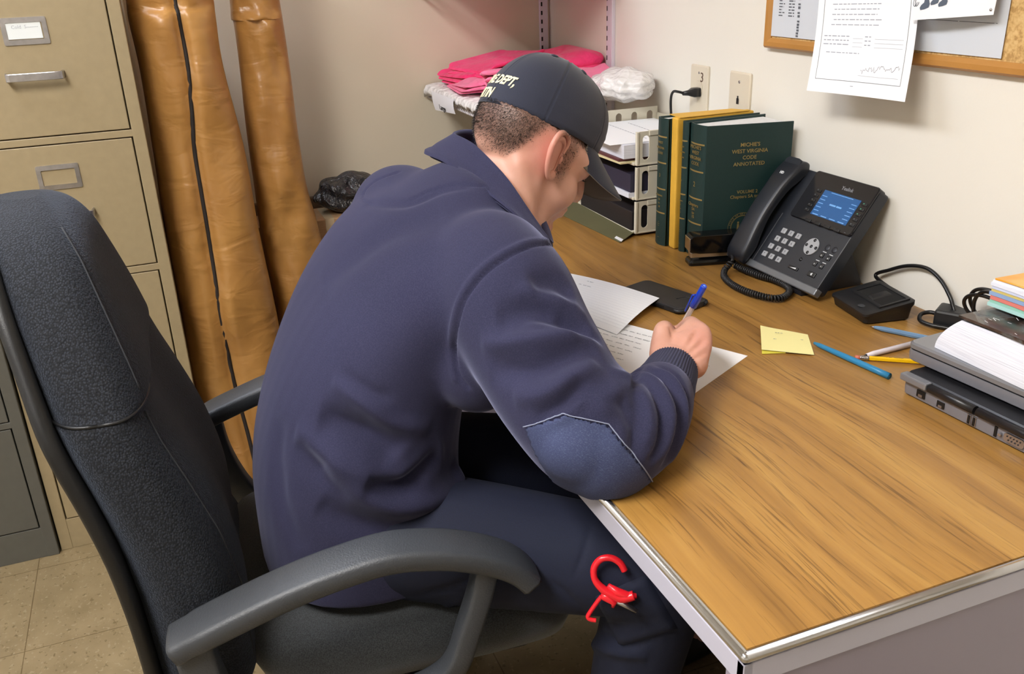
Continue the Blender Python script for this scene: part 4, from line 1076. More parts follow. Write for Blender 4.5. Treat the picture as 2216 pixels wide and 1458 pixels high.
# white pen
M_WPEN = pm('white_pen_plastic', 'e2dce6', .25)
p0, p1 = pen_line(1866, 771, 1958, 748, .0045); dd = (p1-p0).normalized()
wp = thing('ballpoint_pen', 'white pen lying above the yellow pencil', 'pen', p0)
b = newbm(); tube(b, [p0+dd*.008, p0+dd*.022, p0+dd*.13], [.0026, .0042, .0046], 16); obj('pen_barrel', b, M_WPEN, wp)
b = newbm(); tube(b, [p0, p0+dd*.004, p0+dd*.0085], [.0005, .0012, .0025], 12); obj('pen_tip', b, M_BLACKP, wp)
# clear blue pen
t = NT('clear_blue_plastic'); t.set(Base_Color=srgb('8db6dd'), Roughness=.08); t.b.inputs['Transmission Weight'].default_value = .5; M_CBLUE = t.m
p0, p1 = pen_line(1884, 706, 1990, 728, .0045); dd = (p1-p0).normalized()
cp = thing('ballpoint_pen', 'clear blue ballpoint pen in front of the black charger', 'pen', p0)
b = newbm(); tube(b, [p0+dd*.006, p0+dd*.02, p0+dd*.10], [.0024, .0042, .0044], 8); obj('pen_barrel', b, M_CBLUE, cp, smooth=False)
b = newbm(); tube(b, [p0+dd*.02, p0+dd*.115], .0015, 8); obj('ink_refill', b, pm('blue_ink_refill', '1d3f8f', .4), cp)
b = newbm(); tube(b, [p0, p0+dd*.003, p0+dd*.0065], [.0005, .001, .0022], 12); obj('pen_tip', b, M_STEEL, cp)
# ---------------------------------------------------------------- charger cradle
L0 = onD(1797, 658); F0 = onD(1870, 706); R0 = onD(1966, 688); B0 = L0+R0-F0
chg = thing('charging_cradle', 'black plastic charging cradle with an empty slot, next to the desk phone', 'charger', (L0+R0)/2)
uX = (F0-L0).normalized(); uY = V((-uX.y, uX.x, 0)); uY = uY if (R0-F0).dot(uY) > 0 else -uY
wX = (F0-L0).length; wY = (R0-F0).dot(uY); Mx = frm(L0, uX, uY, V((0, 0, 1)))
b = newbm(); hf, hb = .0215, .037
def cr_ring(g, zf, zb, r=.008): return [Mx @ V((x+wX/2, y+wY/2, zf+(zb-zf)*min(1, max(0, (y+wY/2)/wY)))) for x, y in rrect(wX+2*g, wY+2*g, r, 5)]
rg = [cr_ring(-.006, .0005, .0005), cr_ring(-.003, .003, .003), cr_ring(-.001, hf*.6, hb*.62), cr_ring(.0015, hf*.75, hb*.78), cr_ring(.0015, hf*.92, hb*.95), cr_ring(-.001, hf, hb), cr_ring(-.008, hf+.001, hb+.001, .006)]
loft(b, rg); ob = obj('cradle_body', b, M_BLACKP, chg); autosmooth(ob, 40)
zs = lambda y: hf+(hb-hf)*y/wY+.0012
# raised rim round the slot, dark well, contact block
b = newbm()
sx0, sx1, sy0, sy1 = wX*.22, wX*.93, wY*.36, wY*.86
def onTop(x, y, dz=0): return Mx @ V((x, y, zs(y)+dz))
outer = [(sx0-.006, sy0-.006), (sx1+.004, sy0-.006), (sx1+.004, sy1+.004), (sx0-.006, sy1+.004)]; inner = [(sx0, sy0), (sx1, sy0), (sx1, sy1), (sx0, sy1)]
loft(b, [[onTop(x, y, -.001) for x, y in outer], [onTop(x, y, .0022) for x, y in outer], [onTop(x, y, .0022) for x, y in inner], [onTop(x, y, .0003) for x, y in inner]], cap=False, smooth=False); obj('slot_rim', b, M_BLACKP, chg)
b = newbm(); b.faces.new([b.verts.new(onTop(x, y, .0005)) for x, y in inner]); obj('charging_slot', b, pm('slot_black', '020203', .9), chg)
b = newbm(); rg = []
for x0_, x1_, y0_, y1_ in ((.38, .62, .0, 1.), ):
    cx0 = sx0+(sx1-sx0)*x0_; cx1 = sx0+(sx1-sx0)*x1_
    loft(b, [[onTop(x, y, .0006) for x, y in ((cx0, sy0+.004), (cx1, sy0+.002), (cx1, sy1-.006), (cx0, sy1-.006))], [onTop(x, y, .0028) for x, y in ((cx0+.002, sy0+.006), (cx1-.002, sy0+.004), (cx1-.002, sy1-.012), (cx0+.002, sy1-.012))]], smooth=False)
obj('contact_block', b, M_BLACKP, chg)
b = newbm(); tube(b, [onTop(wX*.72, wY*.12, -.0006), onTop(wX*.72, wY*.12, .0006)], .0062, 20); obj('indicator_dot', b, pm('grey_badge', '3a3c40', .5), chg)
# cable of the charger, arching against the wall to the laptops
M_CABLE = pm('black_cable', '121214', .35)
cpts = [V((-.60, -.028, DZ+.020)), P(1895, 598, 1, -.018), P(1925, 584, 1, -.012), P(1965, 575, 1, -.010), P(2005, 580, 1, -.010), P(2035, 605, 1, -.011), P(2055, 640, 1, -.016), P(2064, 668, 1, -.018), V((-.475, -.022, DZ+.005)), V((-.43, -.024, DZ+.005)), V((-.36, -.03, DZ+.005))]
b = newbm(); tube(b, catmull([tuple(p) for p in cpts], 8), .0033, 10); tag(obj('charger_cable', b, M_CABLE), 'black cable arching up the wall from the charging cradle', 'cable')
# coiled adapter cables behind the laptops
b = newbm(); pts = []
cc_ = P(2140, 668, 1, -.035)
for k in range(70):
    a = 2*PI*k/23; pts.append((cc_.x+.008*(k/23)+.050*math.cos(a)*(1-.14*math.sin(a/2.1)), -.030-.016*math.sin(a+.3)-.006*(k//23)+.004*math.sin(k*.5), max(DZ+.005, cc_.z-.008+.036*math.sin(a)*(1+.16*math.cos(a/2.3)))))
tube(b, catmull(pts, 3), .0030, 8); tag(obj('power_cable', b, M_CABLE), 'coil of black power cable against the wall behind the laptops', 'cable')
# power adapter brick
ad = thing('power_adapter', 'black power adapter block behind the stacked laptops', 'power adapter', onD(2040, 715))
A_ = onD(2015, 722); 
ao = onD(2088, 708); Mx = frm(V((ao.x, ao.y, DZ)), V((.85, .52, 0)), V((-.52, .85, 0)))
b = newbm(); box(b, (0, 0, .0145), (.09, .045, .028), .004, M=Mx); obj('adapter_body', b, M_BLACKP, ad)
b = newbm(); pts = [Mx @ V((-.044, 0, .014)), Mx @ V((-.056, .002, .014)), Mx @ V((-.067, -.006, .011)), Mx @ V((-.064, -.022, .006)), Mx @ V((-.046, -.031, .005)), Mx @ V((-.020, -.031, .005)), Mx @ V((.03, -.034, .005))]
tube(b, catmull([tuple(p) for p in pts], 6), .0035, 10); obj('adapter_lead', b, M_CABLE, ad)
# ---------------------------------------------------------------- laptops
M_LSIL = pm('laptop_grey', '7f7f86', .35, .3, bs=.05, bscale=800); M_LBLK = pm('laptop_black', '18181b', .35); M_LLID = pm('laptop_lid', '8b8d93', .28, .5)
M_PORT = pm('port_black', '050506', .5); M_VGA = pm('vga_blue', '1f3fa8', .35)
# lower laptop: its port edge runs from the near left corner towards the lower right of the photo
Lc = onD(1950, 850); Rc = onD(2216, 985); lu = (Rc-Lc).normalized(); lv = V((-lu.y, lu.x, 0)); lv = lv if lv.y > 0 else -lv
M1 = frm(V((Lc.x, Lc.y, DZ)), lu, lv, V((0, 0, 1))); LW, LD = .335, .245
l1 = thing('laptop', 'closed black and silver laptop with its ports showing, at the bottom of the stack', 'laptop', M1 @ V((LW/2, LD/2, 0)))
b = newbm(); loft(b, [[M1 @ V((x+LW/2, y+LD/2, z)) for x, y in rrect(LW+2*g, LD+2*g, .008+g, 5)] for z, g in ((.001, -.004), (.003, -.001), (.012, 0), (.0215, -.0005))], smooth=False); base_ = obj('laptop_base', b, M_LSIL, l1); autosmooth(base_)
b = newbm(); loft(b, [[M1 @ V((x+LW/2, y+LD/2+.002, z)) for x, y in rrect(LW+2*g, LD-.004+2*g, .008+g, 5)] for z, g in ((.0216, 0), (.030, .0005), (.0335, -.002))], smooth=False); ld_ = obj('laptop_lid', b, M_LBLK, l1); autosmooth(ld_)
b = newbm(); box(b, (.022, -.001, .0285), (.044, .014, .010), .002, M=M1); obj('hinge', b, M_LLID, l1)
b = newbm(); tube(b, [M1 @ V((.046, -.001, .0275)), M1 @ V((.118, -.001, .0275))], .0062, 14); tube(b, [M1 @ V((.122, -.001, .0275)), M1 @ V((LW-.05, -.001, .0275))], .0062, 14); obj('hinge_barrel', b, M_LBLK, l1)
def port(x, z, w, h, dep=.001, mat=M_PORT, nm='port', par=None):
    b = newbm(); box(b, (x, -.0006, z), (w, .0015, h), .0004, M=M1); return obj(nm, b, mat, par or base_)
for x, z, w, h in ((.033, .0125, .014, .010), (.066, .0115, .012, .009)): 
    port(x, z, w, h); b = newbm(); box(b, (x, -.0016, z-.002), (w*.45, .001, h*.35), 0, M=M1); obj('port_contacts', b, M_STEEL, base_)
for x in (.111, .1185):
    b = newbm(); box(b, (x, -.0006, .0115), (.0055, .0015, .0135), .0004, M=M1); obj('usb_port', b, M_STEEL, base_)
    b = newbm(); box(b, (x, -.0016, .0115), (.0032, .001, .0115), 0, M=M1); obj('usb_opening', b, M_PORT, base_)
port(.150, .0125, .004, .014)
b = newbm(); loft(b, [[M1 @ V((.1765+x, q_, .0125+z)) for x, z in rrect(.028, .0115, .004, 3)] for q_ in (-.0001, -.002)], smooth=False); obj('serial_port', b, M_STEEL, base_)
b = newbm()
for k in range(5): box(b, (.1675+.0045*k, -.0024, .0148), (.0014, .001, .0014), 0, M=M1)
for k in range(4): box(b, (.1698+.0045*k, -.0024, .0105), (.0014, .001, .0014), 0, M=M1)
obj('serial_pins', b, M_INK, base_)
b = newbm(); loft(b, [[M1 @ V((.222+x, q_, .0120+z)) for x, z in rrect(.020, .0105, .004, 3)] for q_ in (-.0001, -.0035)], smooth=False); obj('video_port', b, M_VGA, base_)
for x in (.1575, .1955, .2055, .2385): b = newbm(); tube(b, [M1 @ V((x, 0, .0122)), M1 @ V((x, -.004, .0122))], .0023, 6); obj('port_screw', b, M_STEEL, base_)
# upper laptop, set back a little
u2 = P(1957, 777, 2, DZ+.0345); M2 = frm(V((u2.x, u2.y, DZ+.0342)), (lu*math.cos(.02)+lv*math.sin(.02)), (lv*math.cos(.02)-lu*math.sin(.02)), V((0, 0, 1)))
l2 = thing('laptop', 'closed silver-lidded laptop resting on the laptop with the ports', 'laptop', M2 @ V((LW/2, LD/2, 0)))
b = newbm(); loft(b, [[M2 @ V((x+LW/2, y+LD/2, z)) for x, y in rrect(LW+2*g, LD+2*g, .012+g, 5)] for z, g in ((.0005, -.006), (.004, -.001), (.013, 0), (.0185, -.001))]); o = obj('laptop_base', b, M_LSIL, l2); autosmooth(o)
b = newbm(); loft(b, [[M2 @ V((x+LW/2, y+LD/2, z)) for x, y in rrect(LW+2*g, LD+2*g, .012+g, 5)] for z, g in ((.0186, -.002), (.0212, -.002))]); obj('screen_gasket', b, M_LBLK, l2)
b = newbm(); loft(b, [[M2 @ V((x+LW/2, y+LD/2, z)) for x, y in rrect(LW+2*g, LD+2*g, .012+g, 5)] for z, g in ((.0213, 0), (.027, .0), (.0295, -.003))]); o = obj('laptop_lid', b, M_LLID, l2); autosmooth(o)
# paper stack, binder, colour tab stack
def slab(name, M, w, d, z0, z1, mat, label=None, cat=None, bulge=0, layers=1, parent=None, skew=0, jit=0, seed=1):
    b = newbm(); rg_ = random.Random(seed); n = 14
    for k in range(layers):
        za, zb = z0+(z1-z0)*k/layers, z0+(z1-z0)*(k+1)/layers-.00005; ox, oy = rg_.uniform(-jit, jit), rg_.uniform(-jit, jit)
        for_ = []
        for z in (za, zb):
            ring = []
            for x, y in [(i/n, 0) for i in range(n)]+[(1, i/n) for i in range(n)]+[(1-i/n, 1) for i in range(n)]+[(0, 1-i/n) for i in range(n)]:
                ring.append(M @ V((x*w+ox+skew*(z-z0), y*d+oy+skew*(z-z0), z+bulge*math.sin(PI*min(1, x*1.3))*.6*(1-y*.5))))
            for_.append(ring)
        loft(b, for_, smooth=False)
    o = obj(name, b, mat, parent)
    if label and parent is None: tag(o, label, cat)
    return o
t = NT('page_edges'); wv = t.noise(1, 2, vec=t.map((15, 15, 2600))); t.set(Base_Color=t.ramp(wv, [(.3, srgb('c2c4d0')), (.7, srgb('e9ebf4'))]), Roughness=.8); M_EDGES = t.m
MS = frm(M2 @ V((.036, .012, .0299)), (lu*math.cos(.06)+lv*math.sin(-.06)), (lv*math.cos(.06)+lu*math.sin(.06)), V((0, 0, 1)))
b = newbm(); rings = []; n = 20
def stk(w, d, H, inset, bul):
    out = []
    for k in range(11):
        t_ = k/10; z = H*t_; ins = inset*(1-t_)**2*0+ inset*(t_)**2
        ring = []
        for x, y in [(i/n, 0) for i in range(n)]+[(1, i/n) for i in range(n)]+[(1-i/n, 1) for i in range(n)]+[(0, 1-i/n) for i in range(n)]:
            ring.append(MS @ V((x*w+ins*(1-x)*1.0, y*d+ins*(1-y)*.6, z+bul*t_*math.sin(PI*x)*(1-.3*y))))
        out.append(ring)
    return out
loft(b, stk(.285, .205, .046, .024, .004), smooth=False); bs_ = obj('paper_stack', b, M_EDGES); tag(bs_, 'thick stack of white pages on the upper laptop', 'paper stack')
t = NT('marbled_cover'); n1_ = t.noise(16, 5, dist=1.5); t.set(Base_Color=t.ramp(n1_, [(.4, srgb('2a2522')), (.52, srgb('4a3a33')), (.6, srgb('5b5a58')), (.72, srgb('38404a'))]), Roughness=.25); M_MARB = t.m
M4 = MS @ Matrix.Translation((.022, .010, .0505)); bd = slab('booklet', M4, .27, .20, 0, .0035, M_MARB, 'dark marbled glossy cover lying on the thick white paper stack', 'booklet', .003)
b = newbm(); rgx = random.Random(2)
for k in range(34):
    x, y = rgx.uniform(.03, .26), rgx.uniform(.005, .05); a = rgx.uniform(-.6, .2); d = V((math.cos(a), math.sin(a), 0))*rgx.uniform(.002, .006)
    inset_strip(b, [M4 @ (V((x, y, .0066))-d), M4 @ (V((x, y, .0066))+d)], .0008, (0, 0, 1))
obj('white_flecks', b, M_PAPER, bd)
M5 = MS @ Matrix.Translation((.020, .062, .0585)) @ Matrix.Rotation(-.02, 4, 'Z')
cols = ['a9d3d0', '8fc0ae', 'd87a70', '8aa3c9', 'cdb96a', 'c8cfe6', 'dfe2ee', 'e6e8f2']; zc_ = 0
st = thing('coloured_papers', 'stack of pastel coloured papers under the orange booklet', 'paper stack', M5 @ V((.1, .08, 0)))
for i, (c_, h_) in enumerate(zip(cols, (.005, .0045, .006, .005, .004, .004, .005, .003))):
    slab('paper_layer', M5 @ Matrix.Translation((.001*((i*7) % 3-1), .001*((i*5) % 3-1), 0)), .26, .19, zc_, zc_+h_-.0001, pm('paper_'+c_, c_, .8), bulge=.004, parent=st); zc_ += h_
M_TXT0 = pm('logo_grey_print', '55565c', .6)
t = NT('orange_cover'); n1_ = t.noise(14, 2); t.set(Base_Color=t.ramp(n1_, [(.45, srgb('eda12f')), (.55, srgb('f6b95f'))]), Roughness=.3); M_ORANGE = t.m
M6 = M5 @ Matrix.Translation((.002, .002, zc_+.0005)); ob_ = slab('booklet', M6, .262, .19, 0, .002, M_ORANGE, 'orange booklet with a blue-and-white logo on top of the pile', 'booklet', .006)
b = newbm(); box(b, (.125, .030, .0095), (.066, .020, .0008), 0, M=M6); lg = obj('logo_panel', b, M_PAPER, ob_)
b = newbm(); box(b, (.128, .0245, .0100), (.058, .0075, .0006), 0, M=M6); obj('logo_stripe', b, pm('logo_blue', '3d62b5', .5), ob_)
b = newbm(); prism(b, [(.094, .032), (.094, .039), (.126, .033), (.126, .031)], .0100, .0104, M=M6); obj('logo_wedge', b, M_TXT0, ob_)
# ---------------------------------------------------------------- books
t = NT('green_cloth'); n1_ = t.noise(500, 2); t.set(Base_Color=t.mix(n1_, srgb('0d2827'), srgb('143432')), Roughness=.55); t.bump(n1_, .25, .0005); M_GREEN = t.m
M_GOLDL = pm('gold_foil', 'a8915a', .35, .5)
ZB = 1.0125
def law_book(label, x0, x1, y0, y1, spine, front=None, xf1=None):
    t_ = thing('law_book', label, 'book', ((x0+x1)/2, (y0+y1)/2, DZ), )
    xe = xf1 if xf1 else x1; z0, z1 = DZ+.0004, ZB
    b = newbm(); bx(b, (x0, y0+.004, z0), (x0+.003, y1, z1), .0006)
    R_ = Matrix.Translation((x1, y0, 0)) @ Matrix.Rotation(-math.atan2(xe-x1, y1-y0), 4, 'Z')
    Lc_ = math.hypot(xe-x1, y1-y0)
    bx(b, (-.003, .004, z0), (0, Lc_, z1), .0006, M=R_); o1 = obj('cover_boards', b, M_GREEN, t_)
    b = newbm(); rg = []
    for z in (z0, z1):
        arc = []; N = 14
        for k in range(N+1):
            a = PI*k/N; arc.append((x0+(x1-x0)*(k/N), y0+.006-.0065*math.sin(a)**.7))
        rg.append([V((x, y, z)) for x, y in arc]+[V((x, y+.0022, z)) for x, y in reversed(arc)])
    loft(b, rg); sp_ = obj('spine', b, M_GREEN, t_); autosmooth(sp_, 50)
    # pages, a wedge between the covers
    b = newbm(); y2 = y1-.004; ta = (xe-x1)/(y1-y0)
    lo = [(x0+.0032, y0+.010), (x1-.0035, y0+.010), (x1-.0035+ta*(y2-y0), y2), (x0+.0032, y2)]
    loft(b, [[V((x, y, z0+.004)) for x, y in lo], [V((x, y, z1-.004)) for x, y in lo]], smooth=False); obj('page_block', b, M_PAPER2, t_)
    # gilt bands + lettering on the spine
    H = z1-z0; xc = (x0+x1)/2; w = (x1-x0)
    b = newbm()
    for f in (.86, .66, .455, .265):
        pts = [V((x0+w*k/14, y0+.006-.0065*math.sin(PI*k/14)**.7-.0006, z0+H*f)) for k in range(1, 14)]
        for dz in (0,): inset_strip(b, [p+V((0, 0, dz)) for p in pts], .0032, (0, -1, 0))
        obj('gilt_band', b, M_GOLDL, sp_); b = newbm()
    def sl(s, z, sz): text_bm(b, s, sz, frm((xc, y0-.0013, z), (1, 0, 0), (0, 0, 1)), .0002)
    for s, f, sz in spine: sl(s, z0+H*f, sz*w/.05)
    obj('spine_lettering', b, M_GOLDL, sp_)
    if front:
        b = newbm(); Mf = R_ @ frm((.0006, Lc_*.52, 0), (0, 1, 0), (0, 0, 1))
        for s, z, sz in front: text_bm(b, s, sz, Mf @ Matrix.Translation((0, z, 0)), .0002, bold=.0001)
        obj('cover_lettering', b, M_GOLDL, o1); b = newbm()
        cz = z0+.062
        for rr_ in (.030, .0245, .0235):
            pts = [Mf @ V((-.006+rr_*math.cos(a), cz+rr_*math.sin(a), .0002)) for a in [2*PI*k/48 for k in range(49)]]; inset_strip(b, pts, .0007, R_.to_3x3() @ V((1, 0, 0)))
        for k, c_ in enumerate('STATE OF WEST VIRGINIA  MONTANI SEMPER LIBERI  '):
            a = PI*.93-2*PI*k/47; m_ = Mf @ Matrix.Translation((-.006+.0272*math.cos(a), cz+.0272*math.sin(a), 0)) @ Matrix.Rotation(a-PI/2, 4, 'Z')
            if c_ != ' ': text_bm(b, c_, .0042, m_, .0002)
        for sx in (-1, 1):   # two standing figures beside a rock
            box(b, (-.006+.009*sx, cz-.002, .0003), (.004, .018, .0004), 0, M=Mf); box(b, (-.006+.009*sx, cz+.010, .0003), (.0035, .004, .0004), 0, M=Mf)
        prism(b, [(-.012, cz-.010), (0, cz-.010), (-.002, cz+.004), (-.009, cz+.006)], .0001, .0005, M=Mf)
        obj('cover_seal', b, M_GOLDL, o1)
    return t_
SPT = lambda n, a, c_: [("WEST", .815, .0088), ('VIRGINIA', .775, .0088), ('CODE', .735, .0088), (n, .56, .013), ('Chapters', .405, .0085), (a, .372, .008), ('to', .342, .008), (c_, .312, .008), ('---', .19, .006), ('-----', .175, .006), ('----', .16, .006), ('----', .065, .007)]
law_book('green law book nearest the letter trays, left of the yellow envelope', -1.128, -1.088, -.2105, -.034, SPT('3', '16', '18'))
law_book('green law book between the yellow envelope and the front volume', -1.057, -1.0345, -.196, -.012, SPT('1', '1', '5'))
law_book('rightmost green law book, its gold-lettered front cover facing the room', -1.0325, -.977, -.192, -.018,
         [("MICHIE'S", .835, .0088), ("WEST", .795, .0088), ('VIRGINIA', .755, .0088), ('CODE', .715, .0088), ('2', .56, .013), ('Chapters', .405, .0085), ('5A', .372, .008), ('to', .342, .008), ('15', .312, .008), ('----', .065, .007)],
         [("MICHIE'S", DZ+.2275, .0104), ('WEST VIRGINIA', DZ+.2150, .0104), ('CODE', DZ+.2025, .0104), ('ANNOTATED', DZ+.1900, .0104), ('VOLUME 2', DZ+.1345, .0092), ('Chapters 5A to 15', DZ+.1250, .0092)], xf1=-.936)
M_MANILA = pm('yellow_envelope_paper', 'd9a93c', .6, var=.06, vs=30, bs=.3, bscale=40, bdist=.004)
b = newbm(); bx(b, (-1.0835, -.2005, DZ+.0005), (-1.0605, -.02, ZB+.004), .003)
for v in b.verts:
    if v.co.z > 1: v.co.x += .003*math.sin(v.co.y*40)
env = obj('padded_envelope', b, M_MANILA); tag(env, 'yellow padded envelope standing between two green law books', 'envelope')
b = newbm(); prism(b, [(-1.113, -.19), (-1.062, -.196), (-1.062, -.03), (-1.10, -.05)], ZB+.0042, ZB+.0055); obj('envelope_flap', b, M_MANILA, env)
# ---------------------------------------------------------------- stapler
st = thing('stapler', 'black and chrome desk stapler at the foot of the green books', 'stapler', (-.965, -.15, DZ))
sd_ = V((.27, .963, 0)).normalized(); Mx = frm((-.967, -.226, DZ), sd_, V((-sd_.y, sd_.x, 0)), V((0, 0, 1)))
b = newbm(); rg = [[Mx @ V((x+.075, y, z)) for x, y in rrect(.15+2*g, .038+2*g, .006, 4)] for z, g in ((.0006, 0), (.006, 0), (.0105, -.002), (.012, -.006))]; loft(b, rg, smooth=False); obj('stapler_base', b, M_BLACKG, st)
b = newbm(); bx(b, (.004, -.011, .0135), (.14, .011, .026), .002, M=Mx); obj('magazine', b, M_CHROME, st)
b = newbm(); pr = [(0, .028), (.0, .056), (.006, .0615), (.10, .0625), (.135, .054), (.146, .037), (.14, .013), (.125, .013), (.11, .022), (.02, .024)]
Ms = Mx @ frm((0, 0.0175, 0), (1, 0, 0), (0, 0, 1)); prism(b, pr, 0, .035, M=Ms); o = obj('stapler_arm', b, M_BLACKG, st); md_ = o.modifiers.new('b', 'BEVEL'); md_.width = .002; md_.segments = 2
b = newbm(); bx(b, (-.0012, -.0165, .030), (.0015, .0165, .056), .0008, M=Mx); obj('chrome_trim', b, M_CHROME, st)
b = newbm(); bx(b, (.008, -.008, .0121), (.022, .008, .0135), .0004, M=Mx); obj('anvil', b, M_CHROME, st)
# ---------------------------------------------------------------- letter trays
M_BEIGE = pm('beige_plastic', 'd5cfbd', .4)
tx0, tx1, ty0, ty1 = -1.47, -1.182, -.226, -.012
def tray(label, z, kind):
    t_ = thing('letter_tray', label, 'letter tray', ((tx0+tx1)/2, (ty0+ty1)/2, z))
    h = .0745
    b = newbm(); bx(b, (tx0+.002, ty0, z+.004), (tx1-.002, ty1, z+.0065), .0005); bx(b, (tx0+.002, ty1-.0025, z+.0045), (tx1-.002, ty1, z+h*.8), .0005); bx(b, (tx0+.002, ty0-.006, z+.003), (tx1-.002, ty0+.003, z+.009), .001); obj('tray_floor', b, M_BEIGE, t_)
    for x in (tx0, tx1):
        b = newbm(); Mq = frm((x-.00125, 0, 0), (0, 1, 0), (0, 0, 1))
        # slotted side: frame + uprights with rounded slots
        ys = [ty0, ty0+.018, ty0+.036, ty0+.058, ty0+.076]; W_ = ty1-ty0
        n_s = 5; pitch = W_/n_s; sw = .0165; z0, z1 = z+.003, z+h; sz0, sz1 = z+.014, z+h-.009
        box(b, (x, (ty0+ty1)/2, (z0+sz0)/2), (.0025, W_, sz0-z0)); box(b, (x, (ty0+ty1)/2, (z1+sz1)/2), (.0025, W_, z1-sz1))
        e = [ty0]
        for k in range(n_s): c_ = ty0+pitch*(k+.5); e += [c_-sw/2, c_+sw/2]
        e.append(ty1)
        for k in range(0, len(e), 2): box(b, (x, (e[k]+e[k+1])/2, (sz0+sz1)/2), (.0025, e[k+1]-e[k], sz1-sz0+.0004))
        for k in range(n_s):   # round the slot ends
            c_ = ty0+pitch*(k+.5)
            for sgn, zz_ in ((1, sz1), (-1, sz0)):
                for sy in (-1, 1):
                    pts = [(c_+sy*sw/2, zz_), (c_+sy*sw/2, zz_-sgn*sw/2)]+[(c_+sy*sw/2*math.cos(a), zz_-sgn*sw/2+sgn*sw/2*math.sin(a)) for a in [PI/2*j/6 for j in range(1, 7)]]
                    prism(b, pts, 0, .0025, M=frm((x-.00125, 0, 0), (0, 1, 0), (0, 0, 1)))
        bx(b, (x-.004, ty0-.002, z0), (x+.004, ty0+.0035, z1), .001)
        bx(b, (x-.0035, ty0+.028, z1-.010), (x+.0035, ty0+.078, z1+.0008), .001)
        bx(b, (x-.003, ty0, z0-.0005), (x+.003, ty1, z0+.003), .0008)
        obj('side_panel', b, M_BEIGE, t_)
    return t_
Z1 = DZ+.0035
tray('bottom beige letter tray, over the olive folder', Z1, 0); tray('middle beige letter tray of the three', Z1+.0755, 1); tray('top beige letter tray holding white papers', Z1+.151, 2)
M_NAVYF = pm('navy_folder', '2d2b3f', .5); M_MAROON = pm('maroon_folder', '5a2e30', .6); M_BUFF = pm('manila_folder', 'd3c79c', .7); M_DBIND = pm('dark_binder', '221f24', .4)
def flat(name, label, cat, x0, x1, y0, y1, z0, z1, mat, rot=0, bev=.0006):
    cx_, cy_ = (x0+x1)/2, (y0+y1)/2; b = newbm(); bx(b, (x0-cx_, y0-cy_, z0), (x1-cx_, y1-cy_, z1), bev, M=Matrix.Translation((cx_, cy_, 0)) @ Matrix.Rotation(rot, 4, 'Z')); o = obj(name, b, mat); tag(o, label, cat); return o
zt = Z1+.151+.007
flat('folder', 'manila folder sticking out of the top letter tray under the papers', 'folder', -1.46, -1.195, -.262, -.04, zt, zt+.004, M_BUFF, .02)
flat('folder', 'maroon folder in the top letter tray, between manila and white sheets', 'folder', -1.455, -1.20, -.256, -.04, zt+.0042, zt+.010, M_MAROON, -.02)
flat('paper_stack', 'white papers heaped in the top letter tray', 'paper stack', -1.462, -1.192, -.250, -.03, zt+.0102, zt+.040, M_EDGES, -.01)
o = flat('paper', 'loose printed sheet lying on the heap in the top letter tray', 'paper', -1.462, -1.20, -.272, -.035, zt+.0404, zt+.0412, M_PAPER, -.05)
b = newbm(); 
rows = [(-1.42+.0*k, ) for k in range(1)]
Mq = Matrix.Translation((-1.33, -.15, zt+.0414)) @ Matrix.Rotation(-.05, 4, 'Z')
for k, (yy, L_) in enumerate(((-.02, .20), (.03, .22))):
    x = -.10
    rq = random.Random(k)
    while x < -.10+L_:
        w = rq.uniform(.006, .016); inset_strip(b, [Mq @ V((x, yy, 0)), Mq @ V((min(x+w, -.10+L_), yy, 0))], .0022, (0, 0, 1)); x += w+.003
obj('printed_line', b, M_BLUEINK, o)
zm = Z1+.0755+.007
flat('folder', 'dark navy folder filling the middle letter tray', 'folder', -1.45, -1.19, -.236, -.03, zm+.012, zm+.052, M_NAVYF)
flat('paper_stack', 'white pages at the bottom of the middle letter tray', 'paper stack', -1.455, -1.19, -.24, -.03, zm, zm+.0115, M_EDGES)
zb_ = Z1+.007
flat('binder', 'dark binder in the bottom letter tray', 'binder', -1.45, -1.19, -.232, -.03, zb_, zb_+.045, M_DBIND, 0, .002)
M_OLIVE = pm('olive_board', '5d5b3f', .55, var=.08, vs=12)
ol = thing('hanging_folder', 'olive green folder pushed under the letter trays, white tab at its corner', 'folder', (-1.33, -.22, DZ))
c1, c2 = V((-1.157, -.277, 0)), V((-1.50, -.296, 0)); 
b = newbm(); pp = [(-1.153, -.279), (-1.52, -.303), (-1.52, -.235), (-1.19, -.218)]
loft(b, [[V((x, y, DZ+z+(.010 if i > 1 else 0))) for i, (x, y) in enumerate(pp)] for z in (.0006, .0020)], smooth=False); obj('folder_sheet', b, M_OLIVE, ol)
b = newbm(); 
q0 = onD(1330, 515, DZ+.003); q1 = onD(1345, 523, DZ+.003); q2 = onD(1352, 516, DZ+.003); q3 = onD(1337, 509, DZ+.003)
loft(b, [[q0, q1, q2, q3], [p+V((0, 0, .0012)) for p in (q0, q1, q2, q3)]], smooth=False); obj('index_tab', b, M_PAPER, ol)
